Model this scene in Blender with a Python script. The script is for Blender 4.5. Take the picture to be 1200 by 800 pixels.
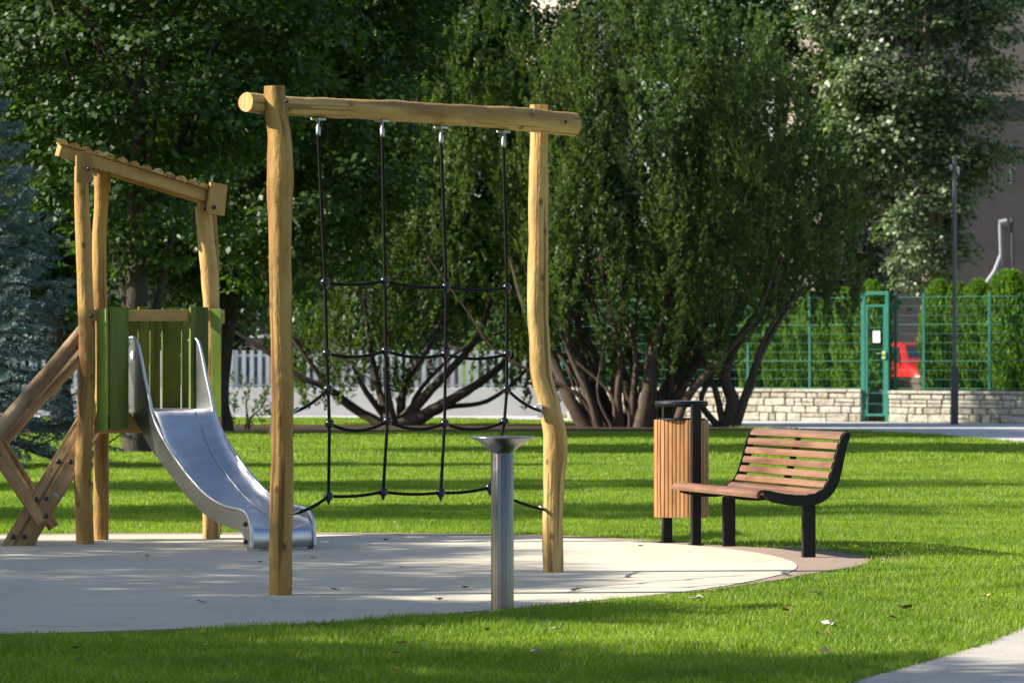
import bpy, math, random
import numpy as np
from mathutils import Vector, Matrix
sc = bpy.context.scene
for o in list(bpy.data.objects): bpy.data.objects.remove(o)
C = sc.collection
PI = math.pi
rad = math.radians
# ------------------------------------------------------------------ camera
F = 4200.0; HC = 1.37; HY = 421.0            # focal length in pixels of a 1200 px wide frame, eye height, horizon row
cam = bpy.data.cameras.new('camera'); cam.sensor_width = 36; cam.lens = 36 * F / 1200
cam.shift_y = 21 / 1200; cam.clip_start = 0.5; cam.clip_end = 2000
cam.dof.use_dof = True; cam.dof.focus_distance = 23.0; cam.dof.aperture_fstop = 7.0
camo = bpy.data.objects.new('camera', cam); C.objects.link(camo)
camo.location = (0, 0, HC); camo.rotation_euler = (PI / 2, 0, 0); sc.camera = camo
# ------------------------------------------------------------------ sky and sun
SUN_EL = 33.0; SUN_AZ = -96.0                # degrees; azimuth measured from +Y towards +X
w = bpy.data.worlds.new("World"); sc.world = w; w.use_nodes = True
sky = w.node_tree.nodes.new('ShaderNodeTexSky'); sky.sky_type = 'NISHITA'; sky.sun_disc = False
sky.sun_elevation = rad(SUN_EL); sky.sun_rotation = rad(SUN_AZ)
w.node_tree.links.new(sky.outputs[0], w.node_tree.nodes['Background'].inputs[0])
w.node_tree.nodes['Background'].inputs[1].default_value = 0.085
sl = bpy.data.lights.new('sun', 'SUN'); sl.energy = 5.0; sl.angle = rad(0.55); sl.color = (1.0, 0.93, 0.80)
slo = bpy.data.objects.new('sun', sl); C.objects.link(slo)
sdir = Vector((math.sin(rad(SUN_AZ)) * math.cos(rad(SUN_EL)), math.cos(rad(SUN_AZ)) * math.cos(rad(SUN_EL)), math.sin(rad(SUN_EL))))
slo.rotation_euler = sdir.to_track_quat('Z', 'Y').to_euler()
sc.view_settings.view_transform = 'Standard'; sc.view_settings.look = 'None'
sc.view_settings.exposure = 1.14; sc.view_settings.gamma = 1.0
sc.cycles.use_denoising = True
sc.cycles.max_bounces = 6; sc.cycles.diffuse_bounces = 3; sc.cycles.glossy_bounces = 3
sc.cycles.transmission_bounces = 4; sc.cycles.transparent_max_bounces = 6
sc.cycles.use_fast_gi = False
sc.render.use_persistent_data = False

rng = np.random.default_rng(7)
random.seed(5)

# ------------------------------------------------------------------ helpers
def P(px, py, D):
    return Vector(((px - 600) * D / F, D, HC - (py - HY) * D / F))
def G(px, py):                              # ground point seen at that pixel
    D = HC * F / (py - HY); return Vector(((px - 600) * D / F, D, 0))

def tag(o, label=None, cat=None, group=None, kind=None):
    if label: o['label'] = label
    if cat: o['category'] = cat
    if group: o['group'] = group
    if kind: o['kind'] = kind
    return o
def empty(name, loc, label, cat, group=None):
    o = bpy.data.objects.new(name, None); C.objects.link(o); o.location = loc; o.empty_display_size = .2
    return tag(o, label, cat, group)
ORIG = {}
def world_of(o):
    v = Vector((0, 0, 0))
    while o is not None:
        v += Vector(o.location); o = o.parent
    return v

class MB:
    """collects shapes in world coordinates; build() links them as one mesh object"""
    xf = None
    def __init__(s): s.v = []; s.f = []; s.g = []; s.sm = []; s.n = 0
    def add(s, vs, fs, gs=None, smooth=False):
        b = s.n
        s.v += [tuple(x) for x in vs]; s.n += len(vs)
        s.f += [tuple(b + i for i in f) for f in fs]; s.sm += [smooth] * len(fs)
        if gs is None: gs = vs
        s.g += [tuple(x) for x in gs]
    def box(s, c, size, R=None, grain=2, bev=0.0):
        c = Vector(c); hx, hy, hz = [q / 2 for q in size]
        off = Vector((random.random() * 9, random.random() * 9, random.random() * 9))
        def emit(loc, fs):
            gs = []
            vs = []
            for p in loc:
                q = Vector(p)
                if grain == 0: gq = Vector((q.y, q.z, q.x))
                elif grain == 1: gq = Vector((q.z, q.x, q.y))
                else: gq = q
                gs.append(gq + off)
                vs.append(c + (R @ q if R is not None else q))
            s.add(vs, fs, gs)
        if bev <= 0:
            loc = [(x, y, z) for x in (-hx, hx) for y in (-hy, hy) for z in (-hz, hz)]
            emit(loc, [(0, 1, 3, 2), (4, 6, 7, 5), (0, 4, 5, 1), (2, 3, 7, 6), (0, 2, 6, 4), (1, 5, 7, 3)])
        else:
            bm = _bev(hx, hy, hz, bev)
            emit(bm[0], bm[1])
    def tube(s, pts, rr, seg=10, cap=True, wob=0.0, seed=0, smooth=True, sq=1.0):
        pts = [Vector(p) for p in pts]; n = len(pts)
        if not hasattr(rr, '__len__'): rr = [rr] * n
        t = (pts[1] - pts[0]).normalized()
        up = Vector((0, 0, 1)) if abs(t.z) < .9 else Vector((1, 0, 0))
        a = t.cross(up).normalized(); vs = []; gs = []; L = 0; r_ = random.Random(seed)
        ph = [r_.random() * 6.3 for _ in range(8)]; off = Vector((r_.random() * 9, r_.random() * 9, r_.random() * 9))
        for i, p in enumerate(pts):
            if i: L += (p - pts[i - 1]).length
            if i == 0: tt = pts[1] - pts[0]
            elif i == n - 1: tt = pts[-1] - pts[-2]
            else: tt = pts[i + 1] - pts[i - 1]
            tt.normalize(); a = (a - tt * a.dot(tt)).normalized(); b = tt.cross(a)
            for k in range(seg):
                th = 2 * PI * k / seg
                r = rr[i] * (1 + wob * (math.sin(th * 2 + ph[0] + L * 1.3) * .5 + math.sin(th * 3 + ph[1] - L * 2.1) * .35 + math.sin(L * 5 + ph[2] + th) * .35 + math.sin(L * 11 + ph[3] + 2 * th) * .34 + math.sin(L * 19 + ph[4] - th) * .26 + math.sin(L * 31 + ph[5] + 3 * th) * .16))
                d = (a * math.cos(th) + b * math.sin(th) * sq) * r
                vs.append(p + d); gs.append(Vector((rr[i] * math.cos(th), rr[i] * math.sin(th), L)) + off)
        fs = [(i * seg + k, i * seg + (k + 1) % seg, (i + 1) * seg + (k + 1) % seg, (i + 1) * seg + k) for i in range(n - 1) for k in range(seg)]
        s.add(vs, fs, gs, smooth)
        if cap:
            for i, rev in ((0, True), (n - 1, False)):
                ring = vs[i * seg:(i + 1) * seg]; fc = list(range(seg)); fc = fc[::-1] if rev else fc
                gg = [Vector((g.x, g.z * .3, g.y)) * 1 for g in gs[i * seg:(i + 1) * seg]]
                s.add(ring, [tuple(fc)], gg)
    def lathe(s, c, prof, seg=32, smooth=True, axis=None):
        c = Vector(c); vs = []; R = Vector((0, 0, 1)).rotation_difference(Vector(axis).normalized()).to_matrix() if axis is not None else Matrix.Identity(3)
        for r, z in prof:
            for k in range(seg):
                th = 2 * PI * k / seg; vs.append(c + R @ Vector((r * math.cos(th), r * math.sin(th), z)))
        n = len(prof)
        fs = [(i * seg + k, i * seg + (k + 1) % seg, (i + 1) * seg + (k + 1) % seg, (i + 1) * seg + k) for i in range(n - 1) for k in range(seg)]
        s.add(vs, fs, None, smooth)
    def ball(s, c, r, seg=14, rings=8):
        s.lathe(c, [(max(1e-4, r * math.sin(PI * i / rings)), -r * math.cos(PI * i / rings)) for i in range(rings + 1)], seg)
    def prism(s, poly, ext, grainvec=None):
        """poly: list of 3D points (planar), extruded by vector ext"""
        ext = Vector(ext); n = len(poly); poly = [Vector(p) for p in poly]
        vs = poly + [p + ext for p in poly]
        fs = [tuple(range(n))[::-1], tuple(range(n, 2 * n))] + [(i, (i + 1) % n, n + (i + 1) % n, n + i) for i in range(n)]
        s.add(vs, fs)
    def build(s, name, m, parent=None, label=None):
        me = bpy.data.meshes.new(name)
        if MB.xf: s.v = [MB.xf(p) for p in s.v]
        o0 = world_of(parent) if parent is not None else (Vector(s.origin) if hasattr(s, 'origin') else Vector((0, 0, 0)))
        me.from_pydata([(x - o0.x, y - o0.y, z - o0.z) for x, y, z in s.v], [], s.f)
        at = me.attributes.new('gc', 'FLOAT_VECTOR', 'POINT')
        at.data.foreach_set('vector', np.array(s.g, dtype=np.float32).ravel())
        me.polygons.foreach_set('use_smooth', s.sm)
        me.materials.append(m); me.update()
        o = bpy.data.objects.new(name, me); C.objects.link(o)
        if parent is not None: o.parent = parent
        else: o.location = o0
        if label: o['label'] = label
        return o
_bc = {}
def _bev(hx, hy, hz, b):
    k = (round(hx, 4), round(hy, 4), round(hz, 4), b)
    if k in _bc: return _bc[k]
    import bmesh
    bm = bmesh.new(); bmesh.ops.create_cube(bm, size=2)
    for v in bm.verts: v.co = Vector((v.co.x * hx, v.co.y * hy, v.co.z * hz))
    b = min(b, hx * .9, hy * .9, hz * .9)
    bmesh.ops.bevel(bm, geom=list(bm.edges), offset=b, segments=2, profile=.5, affect='EDGES')
    bm.verts.index_update()
    r = ([tuple(v.co) for v in bm.verts], [tuple(v.index for v in f.verts) for f in bm.faces]); bm.free(); _bc[k] = r
    return r
def frame(x, z=Vector((0, 0, 1))):
    x = Vector(x).normalized(); y = Vector(z).cross(x).normalized(); zz = x.cross(y)
    return Matrix((x, y, zz)).transposed()
def bar(mb, a, b, wd, th, up=(0, 0, 1), bev=0.0):      # a plank from a to b
    a = Vector(a); b = Vector(b); R = frame(b - a, up)
    mb.box((a + b) / 2, ((b - a).length, wd, th), R, grain=0, bev=bev)
def smoothpath(pts, n=6):
    pts = [Vector(p) for p in pts]; out = []
    q = [pts[0] * 2 - pts[1]] + pts + [pts[-1] * 2 - pts[-2]]
    for i in range(1, len(q) - 2):
        for k in range(n):
            t = k / n; p0, p1, p2, p3 = q[i - 1:i + 3]
            out.append(.5 * (2 * p1 + (p2 - p0) * t + (2 * p0 - 5 * p1 + 4 * p2 - p3) * t * t + (3 * p1 - p0 - 3 * p2 + p3) * t ** 3))
    out.append(pts[-1]); return out
def lerp_r(rs, n):
    return list(np.interp(np.linspace(0, 1, n), np.linspace(0, 1, len(rs)), rs))

# ------------------------------------------------------------------ materials
def newmat(name):
    m = bpy.data.materials.new(name); m.use_nodes = True; nt = m.node_tree
    return m, nt, nt.nodes['Principled BSDF'], nt.nodes['Material Output']
def N(nt, t, **k):
    n = nt.nodes.new(t)
    for a, b in k.items(): setattr(n, a, b)
    return n
def L(nt, a, b): nt.links.new(a, b)
def coords(nt, kind, scale=(1, 1, 1)):
    if kind == 'gc': c = N(nt, 'ShaderNodeAttribute', attribute_name='gc').outputs['Vector']
    elif kind == 'world': c = N(nt, 'ShaderNodeNewGeometry').outputs['Position']
    else: c = N(nt, 'ShaderNodeTexCoord').outputs['Object']
    m = N(nt, 'ShaderNodeMapping'); m.inputs['Scale'].default_value = scale; L(nt, c, m.inputs['Vector']); return m.outputs[0]
def noise(nt, vec, scale, detail=4, rough=.6, dist=0):
    n = N(nt, 'ShaderNodeTexNoise'); n.inputs['Scale'].default_value = scale; n.inputs['Detail'].default_value = detail
    n.inputs['Roughness'].default_value = rough; n.inputs['Distortion'].default_value = dist; L(nt, vec, n.inputs['Vector']); return n.outputs['Fac']
def ramp(nt, fac, stops):
    r = N(nt, 'ShaderNodeValToRGB'); e = r.color_ramp.elements
    while len(e) < len(stops): e.new(.5)
    for i, (p, c) in enumerate(stops): e[i].position = p; e[i].color = (*c, 1) if len(c) == 3 else c
    L(nt, fac, r.inputs[0]); return r.outputs[0]
def mixc(nt, a, b, fac, mode='MIX'):
    m = N(nt, 'ShaderNodeMix', data_type='RGBA', blend_type=mode)
    for s_, v in ((m.inputs[6], a), (m.inputs[7], b), (m.inputs[0], fac)):
        if isinstance(v, (int, float)): s_.default_value = v
        elif isinstance(v, tuple): s_.default_value = (*v, 1)
        else: L(nt, v, s_)
    return m.outputs[2]
def bump(nt, h, b, strength=.3, dist=.01):
    n = N(nt, 'ShaderNodeBump'); n.inputs['Strength'].default_value = strength; n.inputs['Distance'].default_value = dist
    L(nt, h, n.inputs['Height']); L(nt, n.outputs[0], b.inputs['Normal'])
def simple(name, col, rough=.6, metal=0, var=.12, scale=8, spec=.5, bmp=0.0):
    m, nt, b, o = newmat(name); v = coords(nt, 'gc'); f = noise(nt, v, scale, 5)
    lo = tuple(c * (1 - var) for c in col); hi = tuple(min(1, c * (1 + var)) for c in col)
    L(nt, ramp(nt, f, [(.3, lo), (.7, hi)]), b.inputs['Base Color'])
    b.inputs['Roughness'].default_value = rough; b.inputs['Metallic'].default_value = metal
    b.inputs['Specular IOR Level'].default_value = spec
    if bmp: bump(nt, noise(nt, v, scale * 6, 4), b, bmp, .004)
    return m
def wood(name, c0, c1, cd, rough=.65, gs=(38, 38, 2.2), knots=True):
    m, nt, b, o = newmat(name); v = coords(nt, 'gc', gs)
    f = noise(nt, v, 1.0, 6, .65, .6); base = ramp(nt, f, [(.25, c0), (.75, c1)])
    f2 = noise(nt, coords(nt, 'gc', (7, 7, .9)), 1.0, 3, .5, .3)
    base = mixc(nt, base, cd, ramp(nt, f2, [(.47, (0, 0, 0)), (.62, (.85, .85, .85))]))
    f3 = noise(nt, coords(nt, 'gc', (3, 3, 2)), 1.0, 3, .6)
    base = mixc(nt, base, ramp(nt, f3, [(.3, (.72, .68, .62)), (.55, (1, 1, 1)), (.75, (1.12, 1.1, 1.05))]), 1.0, 'MULTIPLY')
    h = f
    if knots:
        vo = N(nt, 'ShaderNodeTexVoronoi'); vo.inputs['Scale'].default_value = 1.0; L(nt, coords(nt, 'gc', (8, 8, 5)), vo.inputs['Vector'])
        base = mixc(nt, base, tuple(c * .45 for c in cd), ramp(nt, vo.outputs['Distance'], [(.07, (.85, .85, .85)), (.17, (0, 0, 0))]))
        fine = noise(nt, coords(nt, 'gc', (30, 30, .7)), 1.0, 2, .5, .2)
        base = mixc(nt, base, tuple(c * .30 for c in cd), ramp(nt, fine, [(.59, (0, 0, 0)), (.63, (.7, .7, .7))]))
        h = noise(nt, coords(nt, 'gc', (14, 14, 6)), 1.0, 4, .6)
    L(nt, base, b.inputs['Base Color']); b.inputs['Roughness'].default_value = rough; b.inputs['Specular IOR Level'].default_value = .3
    bump(nt, h, b, .8 if knots else .5, .02 if knots else .004); return m
M = {}
M['log'] = wood('debarked_log', (.31, .175, .048), (.45, .28, .085), (.20, .095, .026))
M['log_pale'] = wood('pale_log', (.44, .28, .095), (.60, .41, .155), (.27, .14, .042))
M['log_grey'] = wood('weathered_log', (.26, .185, .11), (.40, .29, .17), (.17, .10, .05))
M['plank'] = wood('sawn_plank', (.34, .20, .066), (.47, .30, .11), (.25, .13, .04), knots=False)
M['plank_grey'] = wood('ladder_plank', (.32, .20, .09), (.44, .29, .14), (.24, .13, .05))
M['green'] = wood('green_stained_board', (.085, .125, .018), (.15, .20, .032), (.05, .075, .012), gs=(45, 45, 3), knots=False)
M['green_lit'] = wood('sunlit_green_board', (.17, .26, .035), (.25, .36, .06), (.12, .19, .025), gs=(45, 45, 3), knots=False)  # lighter copy of the board stain, side sunlight put into the colour
M['slat'] = wood('bench_slat_wood', (.15, .075, .045), (.28, .15, .088), (.11, .052, .032), rough=.34, gs=(30, 30, 1.5), knots=False)
M['binwood'] = wood('bin_slat_wood', (.38, .185, .07), (.52, .275, .12), (.25, .105, .035), rough=.5, gs=(25, 25, 1.5), knots=False)
M['black'] = simple('black_powder_coat', (.007, .007, .008), .5, spec=.25)
M['rope'] = simple('black_rope', (.006, .006, .007), .8, scale=60, spec=.15)
M['node'] = simple('black_plastic', (.010, .010, .012), .2)
M['bolt'] = simple('black_bolt', (.02, .018, .016), .4)
M['steel'] = simple('galvanised_steel', (.36, .37, .38), .45, 1.0)
def brushed(name, axis_scale, col, rough):
    m, nt, b, o = newmat(name); f = noise(nt, coords(nt, 'gc', axis_scale), 1.0, 4)
    L(nt, ramp(nt, f, [(.3, tuple(c * .82 for c in col)), (.7, col)]), b.inputs['Base Color'])
    b.inputs['Metallic'].default_value = 1
    f2 = noise(nt, coords(nt, 'gc', (3, 3, 3)), 1.0, 3)
    L(nt, ramp(nt, f2, [(.3, (rough - .06,) * 3), (.7, (rough + .1,) * 3)]), b.inputs['Roughness'])
    bump(nt, f, b, .12, .002); return m
M['slide'] = brushed('brushed_stainless', (4, 4, 30), (.62, .63, .66), .38)
M['column'] = brushed('polished_stainless', (30, 30, 2), (.18, .17, .155), .27)
M['slide_side'] = brushed('shaded_stainless_side', (6, 6, 90), (.27, .28, .30), .36)  # darker copy of the slide steel, with shade put into its colour
M['bowl'] = brushed('bowl_stainless', (30, 30, 2), (.40, .40, .41), .3)
M['lid'] = simple('lid_sky_sheen', (.10, .105, .115), .4, .3)  # lighter tone for the lid top: sky reflection put into the colour
M['white'] = simple('white_paint', (.78, .79, .80), .5)
M['sticker'] = simple('white_sticker', (.75, .76, .78), .4)
M['fgreen'] = simple('green_fence_paint', (.018, .15, .11), .4)
M['lampgrey'] = simple('grey_lamp_paint', (.085, .09, .10), .4, .3)
M['lampbase'] = simple('dark_lamp_base', (.05, .052, .058), .45, .3)

def bark(name, c0, c1):
    m, nt, b, o = newmat(name); v = coords(nt, 'gc', (22, 22, 3.5)); f = noise(nt, v, 1.0, 6, .65, 1.0)
    L(nt, ramp(nt, f, [(.3, c0), (.7, c1)]), b.inputs['Base Color']); b.inputs['Roughness'].default_value = .9
    b.inputs['Specular IOR Level'].default_value = .15; bump(nt, f, b, .8, .03); return m
M['bark'] = bark('dark_bark', (.028, .023, .018), (.085, .070, .056))
M['yewbark'] = bark('yew_bark', (.030, .021, .016), (.13, .098, .074))
M['barkgrey'] = bark('grey_bark', (.07, .06, .05), (.22, .19, .16))

def leafmat(name, cols, trans=.35, rough=.45, spec=.4, patch=None):
    # patch: scale of lighter and darker sprays
    m, nt, b, o = newmat(name)
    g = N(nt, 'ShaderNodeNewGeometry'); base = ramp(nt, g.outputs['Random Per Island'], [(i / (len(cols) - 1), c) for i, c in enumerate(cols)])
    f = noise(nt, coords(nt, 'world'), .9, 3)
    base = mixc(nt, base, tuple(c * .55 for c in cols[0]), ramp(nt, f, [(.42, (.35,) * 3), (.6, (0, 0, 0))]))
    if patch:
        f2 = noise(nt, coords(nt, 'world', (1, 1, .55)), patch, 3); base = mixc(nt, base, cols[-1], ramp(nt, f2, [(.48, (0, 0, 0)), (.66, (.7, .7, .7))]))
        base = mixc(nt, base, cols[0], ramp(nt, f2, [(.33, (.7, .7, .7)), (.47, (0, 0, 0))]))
    L(nt, base, b.inputs['Base Color']); b.inputs['Roughness'].default_value = rough; b.inputs['Specular IOR Level'].default_value = spec
    t = N(nt, 'ShaderNodeBsdfTranslucent'); tb = mixc(nt, base, (1.25, 1.5, .35), 1.0, 'MULTIPLY'); L(nt, tb, t.inputs[0])
    mx = N(nt, 'ShaderNodeMixShader'); mx.inputs[0].default_value = trans
    L(nt, b.outputs[0], mx.inputs[1]); L(nt, t.outputs[0], mx.inputs[2]); L(nt, mx.outputs[0], o.inputs[0]); return m
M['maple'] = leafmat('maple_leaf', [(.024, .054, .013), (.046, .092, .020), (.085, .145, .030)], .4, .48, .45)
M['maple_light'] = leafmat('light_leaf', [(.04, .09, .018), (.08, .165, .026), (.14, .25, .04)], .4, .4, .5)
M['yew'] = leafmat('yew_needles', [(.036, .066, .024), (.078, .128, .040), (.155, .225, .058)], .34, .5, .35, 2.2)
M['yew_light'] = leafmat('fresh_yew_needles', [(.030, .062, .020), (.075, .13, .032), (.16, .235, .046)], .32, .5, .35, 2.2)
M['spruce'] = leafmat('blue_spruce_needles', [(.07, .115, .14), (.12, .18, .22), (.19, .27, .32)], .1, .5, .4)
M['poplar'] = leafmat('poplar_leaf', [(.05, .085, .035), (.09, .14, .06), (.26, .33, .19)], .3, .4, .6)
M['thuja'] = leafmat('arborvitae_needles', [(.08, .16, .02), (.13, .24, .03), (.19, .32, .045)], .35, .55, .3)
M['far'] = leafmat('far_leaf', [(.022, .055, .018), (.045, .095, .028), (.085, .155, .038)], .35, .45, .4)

def grassmat():
    m, nt, b, o = newmat('grass_blades')
    g = N(nt, 'ShaderNodeNewGeometry')
    base = ramp(nt, g.outputs['Random Per Island'], [(0, (.150, .235, .018)), (.55, (.235, .335, .026)), (.90, (.32, .42, .048)), (1, (.50, .47, .22))])
    f = noise(nt, coords(nt, 'world', (1, 1, 0)), .8, 4)
    base = mixc(nt, base, (.055, .14, .016), ramp(nt, f, [(.36, (.45,) * 3), (.6, (0, 0, 0))]))
    L(nt, base, b.inputs['Base Color']); b.inputs['Roughness'].default_value = .45; b.inputs['Specular IOR Level'].default_value = .35
    t = N(nt, 'ShaderNodeBsdfTranslucent'); L(nt, mixc(nt, base, (1.2, 1.35, .5), 1.0, 'MULTIPLY'), t.inputs[0])
    mx = N(nt, 'ShaderNodeMixShader'); mx.inputs[0].default_value = .5
    L(nt, b.outputs[0], mx.inputs[1]); L(nt, t.outputs[0], mx.inputs[2]); L(nt, mx.outputs[0], o.inputs[0]); return m
M['grass'] = grassmat()
def groundmat(name, stops, sc1, sc2, stops2, rough=.95, b_=.4, sc3=None):
    m, nt, b, o = newmat(name); v = coords(nt, 'world'); f = noise(nt, v, sc1, 4); f2 = noise(nt, v, sc2, 6, .7)
    base = mixc(nt, ramp(nt, f, stops), ramp(nt, f2, stops2), 1.0, 'MULTIPLY')
    L(nt, base, b.inputs['Base Color']); b.inputs['Roughness'].default_value = rough; b.inputs['Specular IOR Level'].default_value = .2
    bump(nt, f2, b, b_, .006); return m
M['lawnbase'] = groundmat('lawn_base', [(.3, (.08, .14, .014)), (.7, (.12, .20, .02))], .7, 30, [(.3, (.6, .6, .6)), (.7, (1.1, 1.1, 1.1))])
def surfmat(name, c0, c1, speck, scale):
    m, nt, b, o = newmat(name); v = coords(nt, 'world')
    base = ramp(nt, noise(nt, v, .6, 5), [(.3, c0), (.7, c1)])
    base = mixc(nt, base, ramp(nt, noise(nt, v, scale, 3, .8), [(.32, speck), (.5, (.96, .96, .96)), (.7, (1.08, 1.08, 1.06))]), 1.0, 'MULTIPLY')
    st = ramp(nt, noise(nt, v, 2.6, 6, .7), [(.30, (.80, .79, .76)), (.45, (1, 1, 1))]); base = mixc(nt, base, st, 1.0, 'MULTIPLY')
    L(nt, base, b.inputs['Base Color']); b.inputs['Roughness'].default_value = .9; b.inputs['Specular IOR Level'].default_value = .2
    bump(nt, noise(nt, v, scale * .7, 3, .8), b, .5, .004); return m
M['rubber'] = surfmat('pale_rubber', (.535, .485, .385), (.625, .57, .46), (.50, .47, .42), 110)
M['ring'] = surfmat('brown_rubber', (.30, .225, .18), (.38, .29, .235), (.6, .58, .55), 160)
M['concrete'] = surfmat('path_concrete', (.40, .37, .325), (.52, .485, .43), (.55, .55, .55), 90)
M['asphalt'] = surfmat('far_paving', (.46, .45, .46), (.56, .55, .56), (.7, .7, .7), 40)
M['soil'] = groundmat('mulch', [(.3, (.03, .02, .013)), (.7, (.07, .045, .028))], 2, 25, [(.3, (.5, .5, .5)), (.7, (1.3, 1.2, 1.1))], b_=.9)

# ------------------------------------------------------------------ fast mesh from arrays (n-gons of equal size)
def npmesh(name, V, nper, mat, origin=(0, 0, 0), parent=None, faces=None):
    V = np.asarray(V, dtype=np.float32).reshape(-1, 3)
    wo = world_of(parent) if parent is not None else Vector(origin)
    V = V - np.array(wo, dtype=np.float32)
    me = bpy.data.meshes.new(name); me.vertices.add(len(V)); me.vertices.foreach_set('co', V.ravel())
    if faces is None: idx = np.arange(len(V), dtype=np.int32); tot = np.full(len(V) // nper, nper, dtype=np.int32)
    else: idx, tot = faces
    me.loops.add(len(idx)); me.loops.foreach_set('vertex_index', idx.astype(np.int32))
    me.polygons.add(len(tot)); st = np.concatenate([[0], np.cumsum(tot)[:-1]]).astype(np.int32)
    me.polygons.foreach_set('loop_start', st)
    try: me.polygons.foreach_set('loop_total', tot.astype(np.int32))
    except Exception: pass
    me.materials.append(mat); me.update(calc_edges=True); me.validate()
    o = bpy.data.objects.new(name, me); C.objects.link(o)
    if parent is not None: o.parent = parent
    else: o.location = wo
    return o
def unit(a): return a / np.maximum(1e-9, np.linalg.norm(a, axis=-1, keepdims=True))
def rdir(n): return unit(rng.normal(size=(n, 3)))
def leafverts(c, d, nrm, ln, wd, fold=.18):
    """kite shaped folded leaves: base c, direction d, normal nrm"""
    d = unit(d); s = unit(np.cross(d, nrm)); nn = np.cross(s, d)
    ln = np.asarray(ln).reshape(-1, 1); wd = np.asarray(wd).reshape(-1, 1)
    m = c + d * ln * .42
    return np.stack([c, m + s * wd * .5 + nn * wd * fold, c + d * ln, m - s * wd * .5 + nn * wd * fold], 1).reshape(-1, 3)
def in_lobes(p, lobes, k=.62):
    r = np.zeros(len(p), bool)
    for (c, rr) in lobes: r |= (((p - np.array(c)) / (np.array(rr) * k)) ** 2).sum(1) < 1
    return r
def shell_points(lobes, n, inner=.55, lowcut=None):
    wts = np.array([(r[0] * r[1] + r[0] * r[2] + r[1] * r[2]) for c, r in lobes]); wts = wts / wts.sum(); out = []; outd = []
    tot = 0
    while tot < n:
        k = rng.choice(len(lobes), size=n, p=wts); d = rdir(n); t = inner + (1.04 - inner) * rng.random((n, 1)) ** .6
        c = np.array([lobes[i][0] for i in k]); r = np.array([lobes[i][1] for i in k]); p = c + d * r * t
        ok = ~in_lobes(p, lobes)
        if lowcut is not None: ok &= p[:, 2] > lowcut
        out.append(p[ok]); outd.append(unit(d / r)[ok]); tot += ok.sum()
    return np.concatenate(out)[:n], np.concatenate(outd)[:n]
def broadleaf(lobes, nclump, per, crad, size, lowcut=None, inner=.45):
    cc, cd = shell_points(lobes, nclump, inner, lowcut)
    n = nclump * per
    p = np.repeat(cc, per, 0); d0 = np.repeat(cd, per, 0)
    cr = np.repeat(crad * (.6 + .8 * rng.random((nclump, 1))), per, 0)
    q = rdir(n) * rng.random((n, 1)) ** .45; q[:, 2] *= .5
    p = p + q * cr; p[:, 2] -= .25 * (q[:, :2] ** 2).sum(1) * cr[:, 0]
    nrm = unit(np.array([0, 0, 1.0]) * .9 + d0 * .5 + rdir(n) * .65)
    d = unit(rdir(n) + q * 1.2 + np.array([0, 0, -.35])); d = unit(d - nrm * (d * nrm).sum(1, keepdims=True) * .8)
    s = size * (.65 + .7 * rng.random(n))
    return leafverts(p, d, nrm, s, s * .8)
def plumes(lobes, nplume, K, Lr, rad, size, lowcut=None, inner=.55, upw=1.0, m=9):
    """upright feathery sprays: each plume carries K side shoots, each shoot m needle tufts"""
    cc, cd = shell_points(lobes, nplume, inner, lowcut)
    ax = unit(cd * .6 + np.array([0, 0, 1.0]) * upw + rdir(nplume) * .2)
    ln = Lr[0] + (Lr[1] - Lr[0]) * rng.random(nplume) ** 1.3
    n1 = nplume * K
    a = np.repeat(ax, K, 0); l = np.repeat(ln, K)[:, None]; o = np.repeat(cc, K, 0); oc = np.repeat(cd, K, 0)
    t = rng.random((n1, 1)); rd = rdir(n1) + oc * .35; rd = unit(rd - a * (rd * a).sum(1, keepdims=True))
    sl_ = rad * (1.15 - t) ** .75 * (.55 + .6 * rng.random((n1, 1))) * (l / Lr[1]) ** .5
    sd = unit(a * (1.35 + .8 * t) + rd); sp0 = o + a * (t - .4) * l
    n = n1 * m; sd = np.repeat(sd, m, 0); sp0 = np.repeat(sp0, m, 0); sl2 = np.repeat(sl_, m, 0); a2 = np.repeat(a, m, 0); rd2 = np.repeat(rd, m, 0)
    u = rng.random((n, 1)) ** .8; p = sp0 + sd * u * sl2 + np.array([0, 0, -.10]) * (u * sl2) ** 2
    q = rdir(n); q = unit(q - sd * (q * sd).sum(1, keepdims=True)); d = unit(sd * 1.3 + q * .6)
    nrm = unit(rdir(n) * .45 + rd2 * .8 + np.repeat(np.repeat(cd, K, 0), m, 0) * .7 + a2 * .25)
    sz = size * (.6 + .8 * rng.random(n)) * (1.15 - .5 * u[:, 0])
    return leafverts(p, d, nrm, sz, sz * .30, .1)

def spires(lobes, n, seed, rr=(.30, .55), hh=(.7, 1.5), low=None):
    """fills the big crown lobes with narrow upright spires, so that the crown has dark folds between them"""
    global rng
    cc, cd = shell_points(lobes, n, .55, low); out = []
    for c in cc:
        r = rr[0] + (rr[1] - rr[0]) * rng.random(); h = (hh[0] + (hh[1] - hh[0]) * rng.random()) * (.6 + .4 * r / rr[1])
        out.append(((c[0], c[1], c[2]), (r, r, h)))
    return out

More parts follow.
